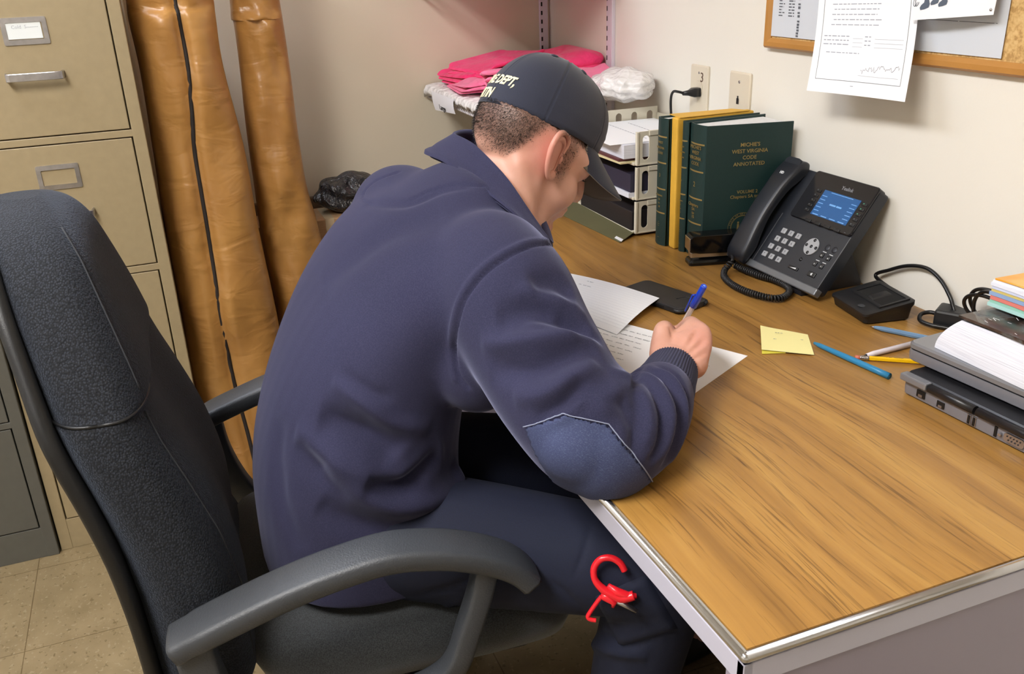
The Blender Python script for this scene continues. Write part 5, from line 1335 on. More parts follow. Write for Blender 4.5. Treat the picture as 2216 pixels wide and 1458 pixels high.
# ---------------------------------------------------------------- desk phone
O = V((-.937, -.150, DZ+.020)); UU = V((1, .01, 0)).normalized(); VV = V((.02, .115, .157)).normalized(); WW = UU.cross(VV).normalized(); WW = WW if WW.y < 0 else -WW
VV = WW.cross(UU)
MP = Matrix((UU, VV, WW)).transposed().to_4x4(); MP.translation = O; PW, PH = .262, .207
def ph_uv(u, v): 
    p = PL(u, v, O, WW)-O; return p.dot(UU), p.dot(VV)
M_PB = pm('phone_black', '1b1e25', .38, bs=.2, bscale=900, bdist=.0003); M_PGL = pm('phone_gloss_panel', '16161b', .08); M_KEY = pm('grey_keys', '9a9ca0', .35)
M_KBLK = pm('black_keys', '0f1013', .3); M_PSIL = pm('phone_silver_strip', '707378', .3, .5); M_WHT = pm('white_print', 'd0d3d6', .6); M_LED = pm('green_lamp', '4f9c7c', .4)
dp = thing('desk_phone', 'black office desk phone with a blue screen, leaning toward the wall', 'phone', (-.81, -.08, DZ))
x0h = .062   # handset bay
b = newbm(); poly = rrect(PW, PH, .008, 4); rg = [[MP @ V((x+PW/2, y+PH/2, z)) for x, y in [(p[0]*(1+g), p[1]*(1+g)) for p in poly]] for z, g in ((-.026, -.03), (-.022, 0), (-.003, 0), (0, -.008))]; loft(b, rg, smooth=False); pb = obj('phone_body', b, M_PB, dp); autosmooth(pb)
# raised display head
dx0, dx1 = .097, PW-.002; dy0, dy1 = .112, PH+.002
b = newbm(); rg = [[MP @ V((x+(dx0+dx1)/2, y+(dy0+dy1)/2, z)) for x, y in rrect(dx1-dx0+2*g, dy1-dy0+2*g, .006, 4)] for z, g in ((-.012, 0), (.0035, 0), (.005, -.0012))]; loft(b, rg, smooth=False); hdp = obj('display_housing', b, M_PGL, dp); autosmooth(hdp)
s00 = ph_uv(1751, 467); s10 = ph_uv(1833, 487); s11 = ph_uv(1872, 437); s01 = ph_uv(1793, 416)
sx_0, sx_1 = (s00[0]+s01[0])/2, (s10[0]+s11[0])/2; sy_0, sy_1 = (s00[1]+s10[1])/2, (s11[1]+s01[1])/2
t = NT('blue_lcd'); t.set(Base_Color=srgb('1d4f86'), Roughness=.15, Emission_Color=srgb('2b74b8'), Emission_Strength=.10); M_LCD = t.m
b = newbm(); bx(b, (sx_0, sy_0, .0048), (sx_1, sy_1, .0055), 0, M=MP); scr = obj('screen', b, M_LCD, hdp, label='lit blue screen')
t = NT('lcd_pale'); t.set(Base_Color=srgb('5d93c9'), Roughness=.3, Emission_Color=srgb('7fb0dc'), Emission_Strength=.25); M_LCDP = t.m
b = newbm(); sw_, sh_ = sx_1-sx_0, sy_1-sy_0
for k in range(5):
    for xx in (.09, .90): bx(b, (sx_0+sw_*(xx-.07), sy_0+sh_*(.18+.145*k), .0055), (sx_0+sw_*(xx+.07), sy_0+sh_*(.205+.145*k), .0057), 0, M=MP)
for k in range(4): bx(b, (sx_0+sw_*(.05+.24*k), sy_0+sh_*.03, .0055), (sx_0+sw_*(.21+.24*k), sy_0+sh_*.06, .0057), 0, M=MP)
bx(b, (sx_0+sw_*.2, sy_0+sh_*.945, .0055), (sx_0+sw_*.8, sy_0+sh_*.965, .0057), 0, M=MP); bx(b, (sx_0+sw_*.33, sy_0+sh_*.50, .0055), (sx_0+sw_*.5, sy_0+sh_*.56, .0057), 0, M=MP); bx(b, (sx_0+sw_*.52, sy_0+sh_*.50, .0055), (sx_0+sw_*.66, sy_0+sh_*.56, .0057), 0, M=MP)
obj('screen_text', b, M_LCDP, scr)
b = newbm(); lx, ly = ph_uv(1838, 413); text_bm(b, 'Yealink', .0100, MP @ Matrix.Translation((lx, ly, .0052)), .0002); lx, ly = ph_uv(1832, 506); text_bm(b, '---', .004, MP @ Matrix.Translation((lx, ly, .0052)), .0002); obj('logo_lettering', b, pm('logo_grey', '8c8e94', .4), hdp)
for side_x, lit in ((sx_0-.013, False), (sx_1+.012, True)):
    for k in range(5):
        yy = sy_0+sh_*(.1+.2*k)
        b = newbm(); box(b, (side_x, yy, .0056), (.011, .0058, .0016), .0008, M=MP); kb = obj('line_key', b, M_KBLK, hdp)
        b = newbm(); box(b, (side_x-.002, yy+.001, .0066), (.0024, .0018, .0004), 0, M=MP); obj('key_lamp', b, M_LED if (k > 1 and lit) else M_PSIL, kb)
for k in range(4):
    b = newbm(); box(b, (sx_0+sw_*(.06+.27*k), sy_0-.0125, .0056), (.014, .0058, .0016), .0008, M=MP); obj('soft_key', b, M_KBLK, hdp)
# keypad
k1 = ph_uv(1698, 500); k3 = ph_uv(1729, 512); ka = ph_uv(1656, 549); kz = ph_uv(1688, 563)
for r in range(4):
    for c_ in range(3):
        x = k1[0]+(k3[0]-k1[0])*c_/2+(ka[0]-k1[0])*r/3; y = k1[1]+(k3[1]-k1[1])*c_/2+(ka[1]-k1[1])*r/3
        b = newbm(); box(b, (x, y, .001), (.0125, .0108, .0034), .0012, M=MP); kk = obj('number_key', b, M_KEY, dp)
        b = newbm(); text_bm(b, '123456789*0#'[r*3+c_], .0062, MP @ Matrix.Translation((x, y, .0028)), .0001); obj('key_digit', b, M_INK, kk)
# navigation pad
nx, ny = ph_uv(1757, 534)
b = newbm(); prism(b, [(nx+.0165*math.cos(a), ny+.0165*math.sin(a)) for a in [2*PI*k/32 for k in range(32)]], 0, .002, M=MP); npd = obj('navigation_pad', b, M_KEY, dp)
for a, r_ in ((0, .0125), (PI/2, .0125), (PI, .0125), (3*PI/2, .0125), (0, 0)):
    b = newbm(); ell(b, (nx+r_*math.cos(a), ny+r_*math.sin(a), .0022), (.0032, .0032, .0014), M=MP, seg=14); obj('navigation_key', b, M_KBLK, npd)
b = newbm(); cx_, cy_ = ph_uv(1733, 561); ell(b, (cx_, cy_, .0004), (.0036, .0036, .0016), M=MP, seg=14); obj('cancel_key', b, M_KBLK, dp)
for (u, v) in ((1779, 553), (1793, 560), (1764, 571), (1778, 577)):
    cx_, cy_ = ph_uv(u, v); b = newbm(); box(b, (cx_, cy_, .0006), (.0085, .0085, .0028), .001, M=MP); fk = obj('function_key', b, M_KBLK, dp)
    b = newbm(); text_bm(b, 'o', .006, MP @ Matrix.Translation((cx_, cy_, .0022)), .0001); box(b, (cx_+.001, cy_+.0075, .0003), (.009, .0012, .0005), 0, M=MP); obj('key_symbol', b, M_WHT, fk)
for (u, v) in ((1791, 536), (1806, 541)):
    cx_, cy_ = ph_uv(u, v); b = newbm(); ell(b, (cx_, cy_, 0), (.0062, .0062, .0012), M=MP, seg=20); obj('round_key', b, M_PB, dp)
cx_, cy_ = ph_uv(1717, 580); b = newbm(); box(b, (cx_, cy_, .0006), (.026, .0062, .0026), .001, M=MP); vk = obj('volume_key', b, M_KBLK, dp)
b = newbm(); prism(b, [(cx_-.008, cy_-.001), (cx_+.008, cy_-.001), (cx_+.008, cy_+.002)], .0019, .0022, M=MP); obj('key_symbol', b, M_WHT, vk)
cx_, cy_ = ph_uv(1757, 594); b = newbm(); box(b, (cx_, cy_, .0006), (.019, .0095, .0028), .001, M=MP); sk = obj('speaker_key', b, M_KBLK, dp)
b = newbm(); prism(b, [(cx_-.002, cy_-.001), (cx_+.002, cy_-.003), (cx_+.002, cy_+.003), (cx_-.002, cy_+.001)], .002, .0023, M=MP); obj('key_symbol', b, M_WHT, sk)
b = newbm(); bx(b, (-.001, -.006, -.012), (PW+.001, .008, .002), .002, M=MP); obj('front_strip', b, M_PSIL, dp)
b = newbm(); bx(b, (PW-.0015, .01, .0), (PW-.0005, dy0, .0012), 0, M=MP); bx(b, (x0h+.012, .008, .0), (x0h+.013, dy0, .0012), 0, M=MP); obj('edge_line', b, M_PSIL, dp)
# foot behind
b = newbm(); pr = [(-.145, DZ+.0006), (-.012, DZ+.0006), (-.012, DZ+.006), (-.050, DZ+.085), (-.070, DZ+.080), (-.12, DZ+.012), (-.146, DZ+.01)]
loft(b, [[V((x, y, z)) for y, z in pr] for x in (O.x+.02, O.x+PW-.04)], smooth=False); obj('phone_stand', b, M_PB, dp)
# handset
hs = []; 
for s, w_, lift, th in ((-.006, .046, .022, .012), (.004, .054, .032, .022), (.03, .056, .037, .027), (.06, .052, .042, .024), (.10, .050, .047, .021), (.15, .051, .048, .023), (.18, .056, .045, .028), (.203, .057, .038, .028), (.214, .054, .030, .018), (.218, .047, .022, .009)): hs.append((s, w_, lift, th))
b = newbm(); rg = []
for s, w_, lift, th in catmull(hs, 4):
    rg.append([MP @ V((.043+x, -.002+s, (lift-.008)*(1-.25*min(1, s/.2))-th/2+y)) for x, y in rrect(w_, th, min(.008, th*.4), 4)])
loft(b, rg); hnd = obj('handset', b, M_PB, dp, smooth=True)
for s0_, s1_ in ((.008, .05), (.175, .215)):
    b = newbm(); rg = [[MP @ V((.043+x, (s0_+s1_)/2+y, z)) for x, y in rrect(.044, s1_-s0_, .01, 4)] for z in (.0, .022)]; loft(b, rg); obj('handset_cup', b, M_PB, hnd)
b = newbm(); tx_, ty_ = .042, .186; text_bm(b, 'HD', .0075, MP @ Matrix.Translation((tx_, ty_-.008, .0292)) @ Matrix.Rotation(.0, 4, 'X'), .0004, bold=.0003); obj('handset_logo', b, M_WHT, hnd)
# coiled cord
b = newbm(); cp_ = [MP @ V((.020, -.001, .008)), onD(1585, 563, DZ+.03), onD(1568, 585, DZ+.012), onD(1570, 603, DZ+.0085), onD(1600, 624, DZ+.0085), onD(1650, 641, DZ+.0085), onD(1685, 645, DZ+.0085), onD(1705, 636, DZ+.0085), onD(1706, 622, DZ+.009), onD(1680, 607, DZ+.009), onD(1640, 595, DZ+.009), onD(1605, 581, DZ+.010), onD(1590, 573, DZ+.012)]
path = catmull([tuple(p) for p in cp_], 60); fr = frames(path); L = 0; pts = []; prev = None
for i, (p, t_, a, c_) in enumerate(fr):
    if prev is not None: L += (p-prev).length
    prev = p; 
    amp = .0046 if i > 70 else .0012
    ph_ = L/.0050*2*PI; 
    pts.append((i, p, a, c_, L, amp))
# resample along the helix finely
hl = []; n_turn = 14
for (i0, pa, aa, ca, La, am), (i1, pb_, ab, cb2, Lb, am2) in zip(pts[:-1], pts[1:]):
    n_ = max(1, int((Lb-La)/.0050*n_turn))
    for k in range(n_):
        f_2 = k/n_; Lx = La+(Lb-La)*f_2; an = Lx/.0050*2*PI; p = pa.lerp(pb_, f_2); q1_ = aa.lerp(ab, f_2); q2_ = ca.lerp(cb2, f_2); am_ = am+(am2-am)*f_2
        hl.append(p+q1_*math.cos(an)*am_+q2_*math.sin(an)*am_)
tube(b, hl, .0021, 6); obj('coiled_cord', b, M_BLACKR, dp)
# ================================================================== ON THE WALL
M_PLATE = pm('ivory_plate', 'd9cfbb', .35)
def plate(label, cx, z0, w=.073, h=.118):
    t_ = thing('outlet_plate', label, 'wall outlet', (cx, 0, z0+h/2)); b = newbm()
    loft(b, [[V((cx+x, y_, z0+h/2+y)) for x, y in rrect(w+2*g, h+2*g, .004, 3)] for y_, g in ((-.0004, 0), (-.004, 0), (-.006, -.003))], smooth=False); pl = obj('cover_plate', b, M_PLATE, t_); return t_, pl
o1, pl1 = plate('ivory power outlet marked 3, with a black plug in it', -1.298, .9665)
b = newbm(); text_bm(b, '3', .030, frm((-1.285, -.0064, 1.058), (1, 0, 0), (0, 0, 1)), .0002); obj('handwritten_number', b, pm('brown_marker', '5c4436', .7), pl1)
b = newbm(); ell(b, (-1.298, -.0062, 1.068), (.003, .001, .003), seg=12); obj('screw', b, M_STEEL, pl1)
b = newbm(); loft(b, [[V((-1.298+x, y_, 1.036+y)) for x, y in rrect(.034, .028, .012, 5)] for y_ in (-.0060, -.0075)], smooth=False); obj('socket_face', b, M_PLATE, pl1)
o2, pl2 = plate('ivory phone jack plate right of the power outlet', -1.141, .958, .076, .126)
b = newbm(); ell(b, (-1.141, -.0062, 1.064), (.0035, .0012, .0035), seg=12); obj('screw', b, M_STEEL, pl2)
b = newbm(); box(b, (-1.143, -.0066, 1.024), (.008, .001, .012), .0003); box(b, (-1.143, -.0066, 1.032), (.004, .001, .006), .0003); obj('phone_jack', b, M_PORT, pl2)
pg = thing('plugged_cord', 'black plug and cord hanging from the power outlet', 'power cord', (-1.30, -.02, 1.03))
b = newbm(); p0 = P(1511, 199, 1, -.008); loft(b, [[V((p0.x+x, y_, p0.z+y)) for x, y in rrect(w_, h_, .004, 3)] for y_, w_, h_ in ((-.0075, .022, .020), (-.022, .022, .020), (-.034, .012, .012), (-.048, .009, .009))]); obj('plug', b, M_BLACKP, pg)
b = newbm(); p1 = V((p0.x, -.045, p0.z)); tube(b, catmull([tuple(p1), (p0.x-.004, -.058, p0.z+.004), (p0.x-.012, -.066, p0.z+.004), (p0.x-.018, -.068, p0.z-.01), (p0.x-.020, -.066, p0.z-.04), (p0.x-.020, -.06, p0.z-.09), (p0.x-.02, -.05, .80), (p0.x+.0, -.04, DZ+.004)], 6), .003, 10); obj('cord', b, M_CABLE, pg)
# bulletin board
M_FRAME = pm('oak_frame', 'b5803f', .4, var=.1, vs=8); M_CORK = None
t = NT('cork'); n1_ = t.noise(160, 4); t.set(Base_Color=t.ramp(n1_, [(.35, srgb('b08a52')), (.5, srgb('cda76c')), (.7, srgb('d9b87f'))]), Roughness=.85); M_CORK = t.m
bl = P(1649, 103, 1, -.018); br_ = P(2216, 170, 1, -.018)
bx0 = bl.x; bz0 = (bl.z+br_.z)/2; bx1, bz1 = bx0+.92, bz0+.61
bb_ = thing('bulletin_board', 'oak-framed cork bulletin board on the right wall', 'bulletin board', ((bx0+bx1)/2, 0, (bz0+bz1)/2))
b = newbm(); bx(b, (bx0+.005, -.010, bz0+.005), (bx1-.005, -.0005, bz1-.005)); obj('cork_panel', b, M_CORK, bb_)
b = newbm(); fw = .019
def rail(p, q, inn):
    pass
for (x0_, z0_, x1_, z1_) in ((bx0, bz0, bx1, bz0), (bx1, bz0, bx1, bz1), (bx1, bz1, bx0, bz1), (bx0, bz1, bx0, bz0)):
    a = V((x0_, 0, z0_)); c_ = V((x1_, 0, z1_)); d = (c_-a).normalized(); n_ = V((0, 1, 0)).cross(d)*-1; n_ = V((-d.z, 0, d.x))
    prof_ = [(0, -.0005), (0, -.013), (.004, -.018), (.012, -.018), (fw, -.013), (fw, -.0005)]
    bq = newbm(); loft(bq, [[a+n_*u+V((0, w_, 0))+d*u for u, w_ in prof_], [c_+n_*u+V((0, w_, 0))-d*u for u, w_ in prof_]], smooth=False); obj('frame_rail', bq, M_FRAME, bb_)
M_GPAPER = pm('greyish_paper', 'ced3db', .75)
def wall_sheet(name, label, pts, th=.0004, mat=M_PAPER, bend=None, n=14, cat='paper'):
    """pts: TL, TR, BR, BL world"""
    return sheet2(name, label, pts, th, mat, bend, n, cat)
def sheet2(name, label, pts, th, mat, bend, n, cat):
    A, B, C_, D_ = [Vector(p) for p in pts]; b = newbm(); lay = []
    for dy in (0, -th):
        lay.append([[b.verts.new((A*(1-i/n)+B*(i/n))*(1-j/n)+(D_*(1-i/n)+C_*(i/n))*(j/n)+V((0, dy+(bend(i/n, j/n) if bend else 0), 0))) for i in range(n+1)] for j in range(n+1)])
    for g in lay:
        for j in range(n):
            for i in range(n): b.faces.new((g[j][i], g[j][i+1], g[j+1][i+1], g[j+1][i])).smooth = True
    g1, g2 = lay
    for i in range(n):
        b.faces.new((g1[0][i], g1[0][i+1], g2[0][i+1], g2[0][i])); b.faces.new((g1[n][i], g1[n][i+1], g2[n][i+1], g2[n][i])); b.faces.new((g1[i][0], g1[i+1][0], g2[i+1][0], g2[i][0])); b.faces.new((g1[i][n], g1[i+1][n], g2[i+1][n], g2[i][n]))
    o = obj(name, b, mat); autosmooth(o, 60); tag(o, label, cat); return o
def lines(b, f, rows, w, seed=1, N=(0, -1, 0), gap=.012, word=(.02, .06)):
    rg_ = random.Random(seed)
    for t_, s0, s1 in rows:
        s = s0
        while s < s1:
            e = min(s1, s+rg_.uniform(*word)); inset_strip(b, [f(s, t_), f((s+e)/2, t_), f(e, t_)], w, N); s = e+gap
# grey sheet pinned at the left
bl_ = P(1664, 84, 1, -.0125); br2 = P(1765, 95, 1, -.0125); x0_, x1_ = bl_.x, bl_.x+.216; zb2 = bz0+fw+.004
g_ = sheet2('notice', 'greyish phone list pinned in the left corner of the bulletin board', [(x0_, -.0125, zb2+.28), (x1_, -.0125, zb2+.28), (x1_, -.0125, zb2), (x0_, -.0125, zb2)], .0004, M_GPAPER, None, 2, 'paper')
f_g = lambda s, t_: V((x0_+.216*s, -.0132, zb2+.28*(1-t_)))
M_TXT = pm('dark_print', '5c6068', .8); M_TXTL = pm('pale_print', 'a7abb8', .8)
b = newbm(); lines(b, f_g, [(.50+.019*k, .12, .20-.015*(k % 3)) for k in range(20)], .0020, 3); lines(b, f_g, [(.50+.019*k, .255, .335) for k in range(20)], .0022, 5); 
rgw = random.Random(4); zq = zb2+.004
while zq < zb2+.2:
    hq = rgw.uniform(.003, .0045); box(b, (x0_+.086+rgw.uniform(-.0006, .0006), -.0134, zq), (.0062, .0003, hq)); zq += hq+rgw.choice([.0016, .0016, .006])
obj('printed_list', b, M_TXT, g_)
# paper behind on the right
xr = -.493; 
r1_ = sheet2('notice', 'plain white sheet pinned behind the boots picture', [(xr-.216, -.0125, zb2+.2794), (xr+.001, -.0125, zb2+.2794), (xr, -.0125, zb2+.0), (xr-.216, -.0125, zb2+.0)], .0004, M_GPAPER, None, 2, 'paper')
f_r = lambda s, t_: V((xr-.216+.216*s, -.0132, zb2+.2794*(1-t_)))
b = newbm(); lines(b, f_r, [(.83, .30, .93)], .0008, 2, word=(.2, .3)); lines(b, f_r, [(.805, .45, .55)], .003, 2); lines(b, f_r, [(.785, .33, .42)], .0015, 8); obj('printed_line', b, M_TXT, r1_)
# cartoon sheet with boots, standing off the board
BRp = P(2150, 32, 1, -.034); BLp = P(1972, 44, 1, -.045); wv_ = (BRp-BLp)
TLp = V((BLp.x-.012, -.018, BLp.z+.26)); TRp = V((BRp.x+.004, -.016, BRp.z+.26))
cs = sheet2('notice', 'white picture sheet showing dark boots, curling off the board', [TLp, TRp, BRp, BLp], .0005, M_PAPER, lambda s, t_: -.004*math.sin(PI*s)*t_, 14, 'picture')
f_c = lambda s, t_: (TLp*(1-s)+TRp*s)*(1-t_)+(BLp*(1-s)+BRp*s)*t_+V((0, -.004*math.sin(PI*s)*t_-.0009, 0))
M_BOOTP = pm('printed_slate', '56606f', .8)
def flatpoly(b, pts, f): 
    vs = [b.verts.new(f(s, t_)) for s, t_ in pts]; b.faces.new(vs)
b = newbm()
for ox, oy, sc_ in ((.165, .905, .55), (.29, .89, .45), (.40, .90, .48)):
    flatpoly(b, [(ox+dx*sc_, oy+dy*sc_) for dx, dy in ((-.02, -.25), (.09, -.25), (.08, -.02), (.115, .02), (.10, .055), (.0, .07), (-.10, .075), (-.125, .05), (-.10, .025), (-.035, .0))], f_c)
obj('printed_boots', b, M_BOOTP, cs)
b = newbm()
for ox in (.02, .045): inset_strip(b, [f_c(ox+.02*math.cos(a)*1.3, .90+.022*math.sin(a)) for a in [2*PI*k/14 for k in range(12)]], .0012, (0, -1, 0))
obj('printed_outline', b, M_TXT, cs)
b = newbm(); ell(b, f_c(.965, .972)+V((0, -.0005, 0)), (.0022, .0014, .0022), seg=10); tag(obj('push_pin', b, M_STEEL), 'small metal pin in the corner of the boots picture', 'pin')
# the big hanging form
BLp = P(1743, 196, 1, -.088); BRp = P(1955, 221, 1, -.075); TL2 = P(1770, -60, 1, -.032); TR2 = P(1986, -50, 1, -.028)
hgt = .279*.96; upv = (TL2-BLp); upv = upv.normalized(); 
TL2 = BLp+upv*hgt; upr = (TR2-BRp).normalized(); TR2 = BRp+upr*hgt
fo = sheet2('notice', 'signed white form with a thin border, hanging below the bulletin board', [TL2, TR2, BRp, BLp], .0005, M_PAPER, lambda s, t_: .010*math.sin(PI*t_*.9)+.004*math.sin(PI*s)*t_, 18, 'paper')
f_o = lambda s, t_: (TL2*(1-s)+TR2*s)*(1-t_)+(BLp*(1-s)+BRp*s)*t_+V((0, .010*math.sin(PI*t_*.9)+.004*math.sin(PI*s)*t_-.0011, 0))
b = newbm(); 
bd_ = [(.07+.86*k/20, .915) for k in range(21)]
inset_strip(b, [f_o(s, t_) for s, t_ in bd_], .0007, (0, -1, 0))
for s in (.07, .93): inset_strip(b, [f_o(s, .04+.875*k/20) for k in range(21)], .0007, (0, -1, 0))
inset_strip(b, [f_o(.07+.86*k/20, .04) for k in range(21)], .0007, (0, -1, 0)); obj('printed_border', b, M_TXT, fo)
b = newbm(); lines(b, f_o, [(.10+.033*k, .16+.02*(k % 2), .62+.06*((k*7) % 4)/4) for k in range(15)], .0013, 4); lines(b, f_o, [(.635+.026*k, .10, .36) for k in range(3)], .0015, 7); lines(b, f_o, [(.635+.026*k, .52, .58) for k in range(3)], .0015, 8); lines(b, f_o, [(.74, .14, .48)], .0013, 12)
obj('printed_text', b, M_TXTL, fo)
b = newbm(); 
for k in range(3): inset_strip(b, [f_o(.40, .648+.026*k), f_o(.5, .648+.026*k)], .0004, (0, -1, 0)); inset_strip(b, [f_o(.62, .648+.026*k), f_o(.75, .648+.026*k), f_o(.90, .648+.026*k)], .0004, (0, -1, 0))
inset_strip(b, [f_o(.50, .875), f_o(.7, .877), f_o(.90, .875)], .0004, (0, -1, 0)); lines(b, f_o, [(.945, .44, .48)], .001, 3); obj('printed_rules', b, M_TXTL, fo)
b = newbm(); rq = random.Random(11); pts = []
for k in range(46): s = .52+.0085*k; pts.append(f_o(s, .845+rq.uniform(-.022, .016)*(1.5 if k in (2, 3, 24, 25) else 1)-.0006*k))
inset_strip(b, pts, .0006, (0, -1, 0)); obj('signature', b, pm('signature_ink', '42455c', .7), fo)
# ================================================================== CORNER SHELVES AND SHIRTS
M_WIRE = pm('white_wire', 'e2dee2', .35)
def wire_shelf(label, z, xa, xb, y0, n):
    t_ = thing('wire_shelf', label, 'shelf', ((xa+xb)/2, -.2, z)); b = newbm()
    for y in (y0, y0*.5, -.012): tube(b, [V((xa, y, z-.003)), V((xb, y, z-.003))], .003, 8)
    tube(b, [V((xa, y0, z-.026)), V((xb, y0, z-.026))], .003, 8)
    obj('frame_rod', b, M_WIRE, t_)
    b = newbm()
    for k in range(n):
        x = xa+.008+(xb-xa-.016)*k/(n-1); tube(b, [V((x, -.008, z)), V((x, y0-.003, z)), V((x, y0-.003, z-.028))], .0016, 5)
    o = obj('cross_wires', b, M_WIRE, t_); o['kind'] = 'stuff'; return t_
SZ = .975; SX0, SX1, SY = XB+.006, -1.60, -.402
shelf_ = wire_shelf('white wire shelf in the corner, carrying the pink shirts', SZ, SX0, SX1, SY, 42)
wire_shelf('unseen white wire shelf above the frame, over the pink shirts', 1.272, SX0, SX1, SY-.02, 42)  # unseen upper shelf, its height and depth set to shade the corner wall
M_STD = pm('shelf_standard', 'd9d2de', .4); 
def standard(label, x, y, onback):
    b = newbm()
    if onback: bx(b, (XB+.0005, y-.013, .2), (XB+.011, y+.013, 1.9), .001)
    else: bx(b, (x-.016, -.011, .2), (x+.016, -.0005, 1.9), .001)
    o = obj('shelf_standard', b, M_STD); tag(o, label, 'shelf standard')
    for k in range(40):
        z = .86+.025*k; b = newbm()
        if onback: bx(b, (XB+.0109, y-.010, z), (XB+.0115, y-.005, z+.012))
        else: bx(b, (x-.013, -.0116, z), (x-.009, -.0109, z+.012))
        if z < 1.35: obj('slot', b, M_DARK, o)
standard('white slotted shelf standard in the wall corner', 0, -.022, True); standard('white slotted shelf standard on the right wall, left of the outlets', -1.735, 0, False)
# bubble wrap lining
t = NT('bubble_wrap'); vo = t.voro(70); t.set(Base_Color=srgb('e6e3e2'), Roughness=.25); t.bump(vo, .6, .006); M_BUB = t.m
b = newbm(); rg = []; n = 60
for k, (y, z) in enumerate(((-.02, SZ+.004), (-.2, SZ+.006), (SY+.02, SZ+.012), (SY-.006, SZ+.008), (SY-.013, SZ-.004), (SY-.012, SZ-.014))):
    rg.append([V((SX0+.004+(SX1-SX0-.01)*i/n, y+.002*math.sin(i*1.3+k), z+(.002*math.sin(i*.9+k)+.0015*math.sin(i*2.3)) + (0 if k < 5 else -.010*max(0, 1-i/9)+.007*min(1, i/18)))) for i in range(n+1)])
for k, (y, z) in enumerate(((SY-.0085, SZ-.014), (SY-.0095, SZ-.004), (SY-.002, SZ+.005), (SY+.02, SZ+.008), (-.2, SZ+.003), (-.02, SZ+.0018))):
    rg.append([V((SX0+.004+(SX1-SX0-.01)*i/n, y+.002*math.sin(i*1.3+5-k), z+(.0008*math.sin(i*.9)))) for i in range(n+1)])
loft(b, rg, cap=False, close=False); tag(obj('bubble_wrap', b, M_BUB, smooth=True), 'white bubble wrap lining folded over the lip of the lower wire shelf', 'bubble wrap')
b = newbm(); rb = P(1362, 222, 1, -.075)
bmesh.ops.create_icosphere(b, subdivisions=4, radius=1)
for v in b.verts:
    p = v.co; q_ = 1+.06*math.sin(p.x*9+p.y*7)+.05*math.sin(p.z*13+p.x*4); v.co = V((rb.x-.012+p.x*.10*q_, -.085+p.y*.07*q_, SZ+.012+.040+p.z*.040*q_)); v.co.z = max(v.co.z, SZ+.012)
tag(obj('bubble_wrap', b, M_BUB, smooth=True), 'rolled wad of white bubble wrap at the right end of the wire shelf', 'bubble wrap')
# label card
lb = shelf_
tl = P(934, 190, 1, SY-.018); tr_ = P(981, 205, 1, SY-.018); br3 = P(986, 247, 1, SY-.024); bl3 = P(943, 238, 1, SY-.026); tl.z = tr_.z = SZ+.004
b = newbm(); g = []; n = 8
for j in range(n+1): g.append([(tl*(1-i/n)+tr_*(i/n))*(1-j/n)+(bl3*(1-i/n)+br3*(i/n))*(j/n)+V((0, -.003*math.sin(PI*j/n), 0)) for i in range(n+1)])
lay = [[[b.verts.new(p+V((0, dy, 0))) for p in r_] for r_ in g] for dy in (0, -.0006)]
for gg in lay:
    for j in range(n):
        for i in range(n): b.faces.new((gg[j][i], gg[j][i+1], gg[j+1][i+1], gg[j+1][i])).smooth = True
lp_ = obj('paper_label', b, pm('label_white', 'dedde2', .5), lb, label='white paper label reading Large')
b = newbm(); c_ = (tl*.25+tr_*.25+br3*.25+bl3*.25); dx = (tr_-tl).normalized(); text_bm(b, 'Large', .026, frm(c_+dx*.002+V((0, -.0055, -.012)), dx, (bl3-tl).normalized()*-1), .0003, bold=.0002); obj('handwriting', b, M_INK, lp_)
# folded shirts
def shirtmat(name, a, c_):
    t = NT(name); n_ = t.noise(9, 3); t.set(Base_Color=t.ramp(n_, [(.35, srgb(a)), (.65, srgb(c_))]), Roughness=.8); t.b.inputs['Sheen Weight'].default_value = .2
    t.bump(t.noise(24, 3, dist=1.), .35, .02, t.bump(t.noise(900, 2), .15, .0004)); return t.m
M_SH1 = shirtmat('bright_pink_cotton', 'e8246a', 'f53d7d'); M_SH2 = shirtmat('light_pink_cotton', 'f2749f', 'f886ae')
def shirt(label, cx, cy, z, w, d, h, rot, mat, seed, lift=(0, 0, 0, 0), group=None):
    """soft folded garment: rounded slab with folded-over layers and ripples; lift = extra height at the 4 corners"""
    rg_ = random.Random(seed); ph_s = [rg_.uniform(0, 6) for _ in range(6)]; b = newbm(); lay = 3; Mt = Matrix.Translation((cx, cy, z)) @ Matrix.Rotation(rot, 4, 'Z')
    for L_ in range(lay):
        rings = []; za = h*L_/lay; hh = h/lay; sh = rg_.uniform(-.008, .008)
        for k, (t_, g) in enumerate(((0, -.008), (.2, -.002), (.5, 0), (.8, -.002), (1, -.008), (1.0, -.04), (1.0, -.09))):
            ring = []
            for x, y in rrect(w+2*g, d+2*g, .02, 6) if g > -.05 else rrect(w+2*g, max(.02, d+2*g), .01, 6):
                # subdivide softly
                u_, v_ = x/w+.5, y/d+.5; lf = (lift[0]*(1-u_)*(1-v_)+lift[1]*u_*(1-v_)+lift[2]*u_*v_+lift[3]*(1-u_)*v_)*((L_+t_)/lay)
                wv = .006*math.sin(12*u_+ph_s[0]+L_)+.005*math.sin(15*v_+ph_s[1])+.006*math.sin(9*u_+8*v_+ph_s[2]+L_)
                ring.append(Mt @ V((x+sh+.009*math.sin(8*v_+L_*2+ph_s[3]), y+.009*math.sin(8*u_+L_+ph_s[4]), za+hh*t_+lf+wv*((L_+t_)/lay))))
            rings.append(ring)
        loft(b, rings)
    o = obj('folded_shirt', b, mat, smooth=True); md_ = o.modifiers.new('s', 'SUBSURF'); md_.levels = 1; md_.render_levels = 2; tag(o, label, 'shirt', group); return o
SB = SZ+.018
M_COTTON = 0
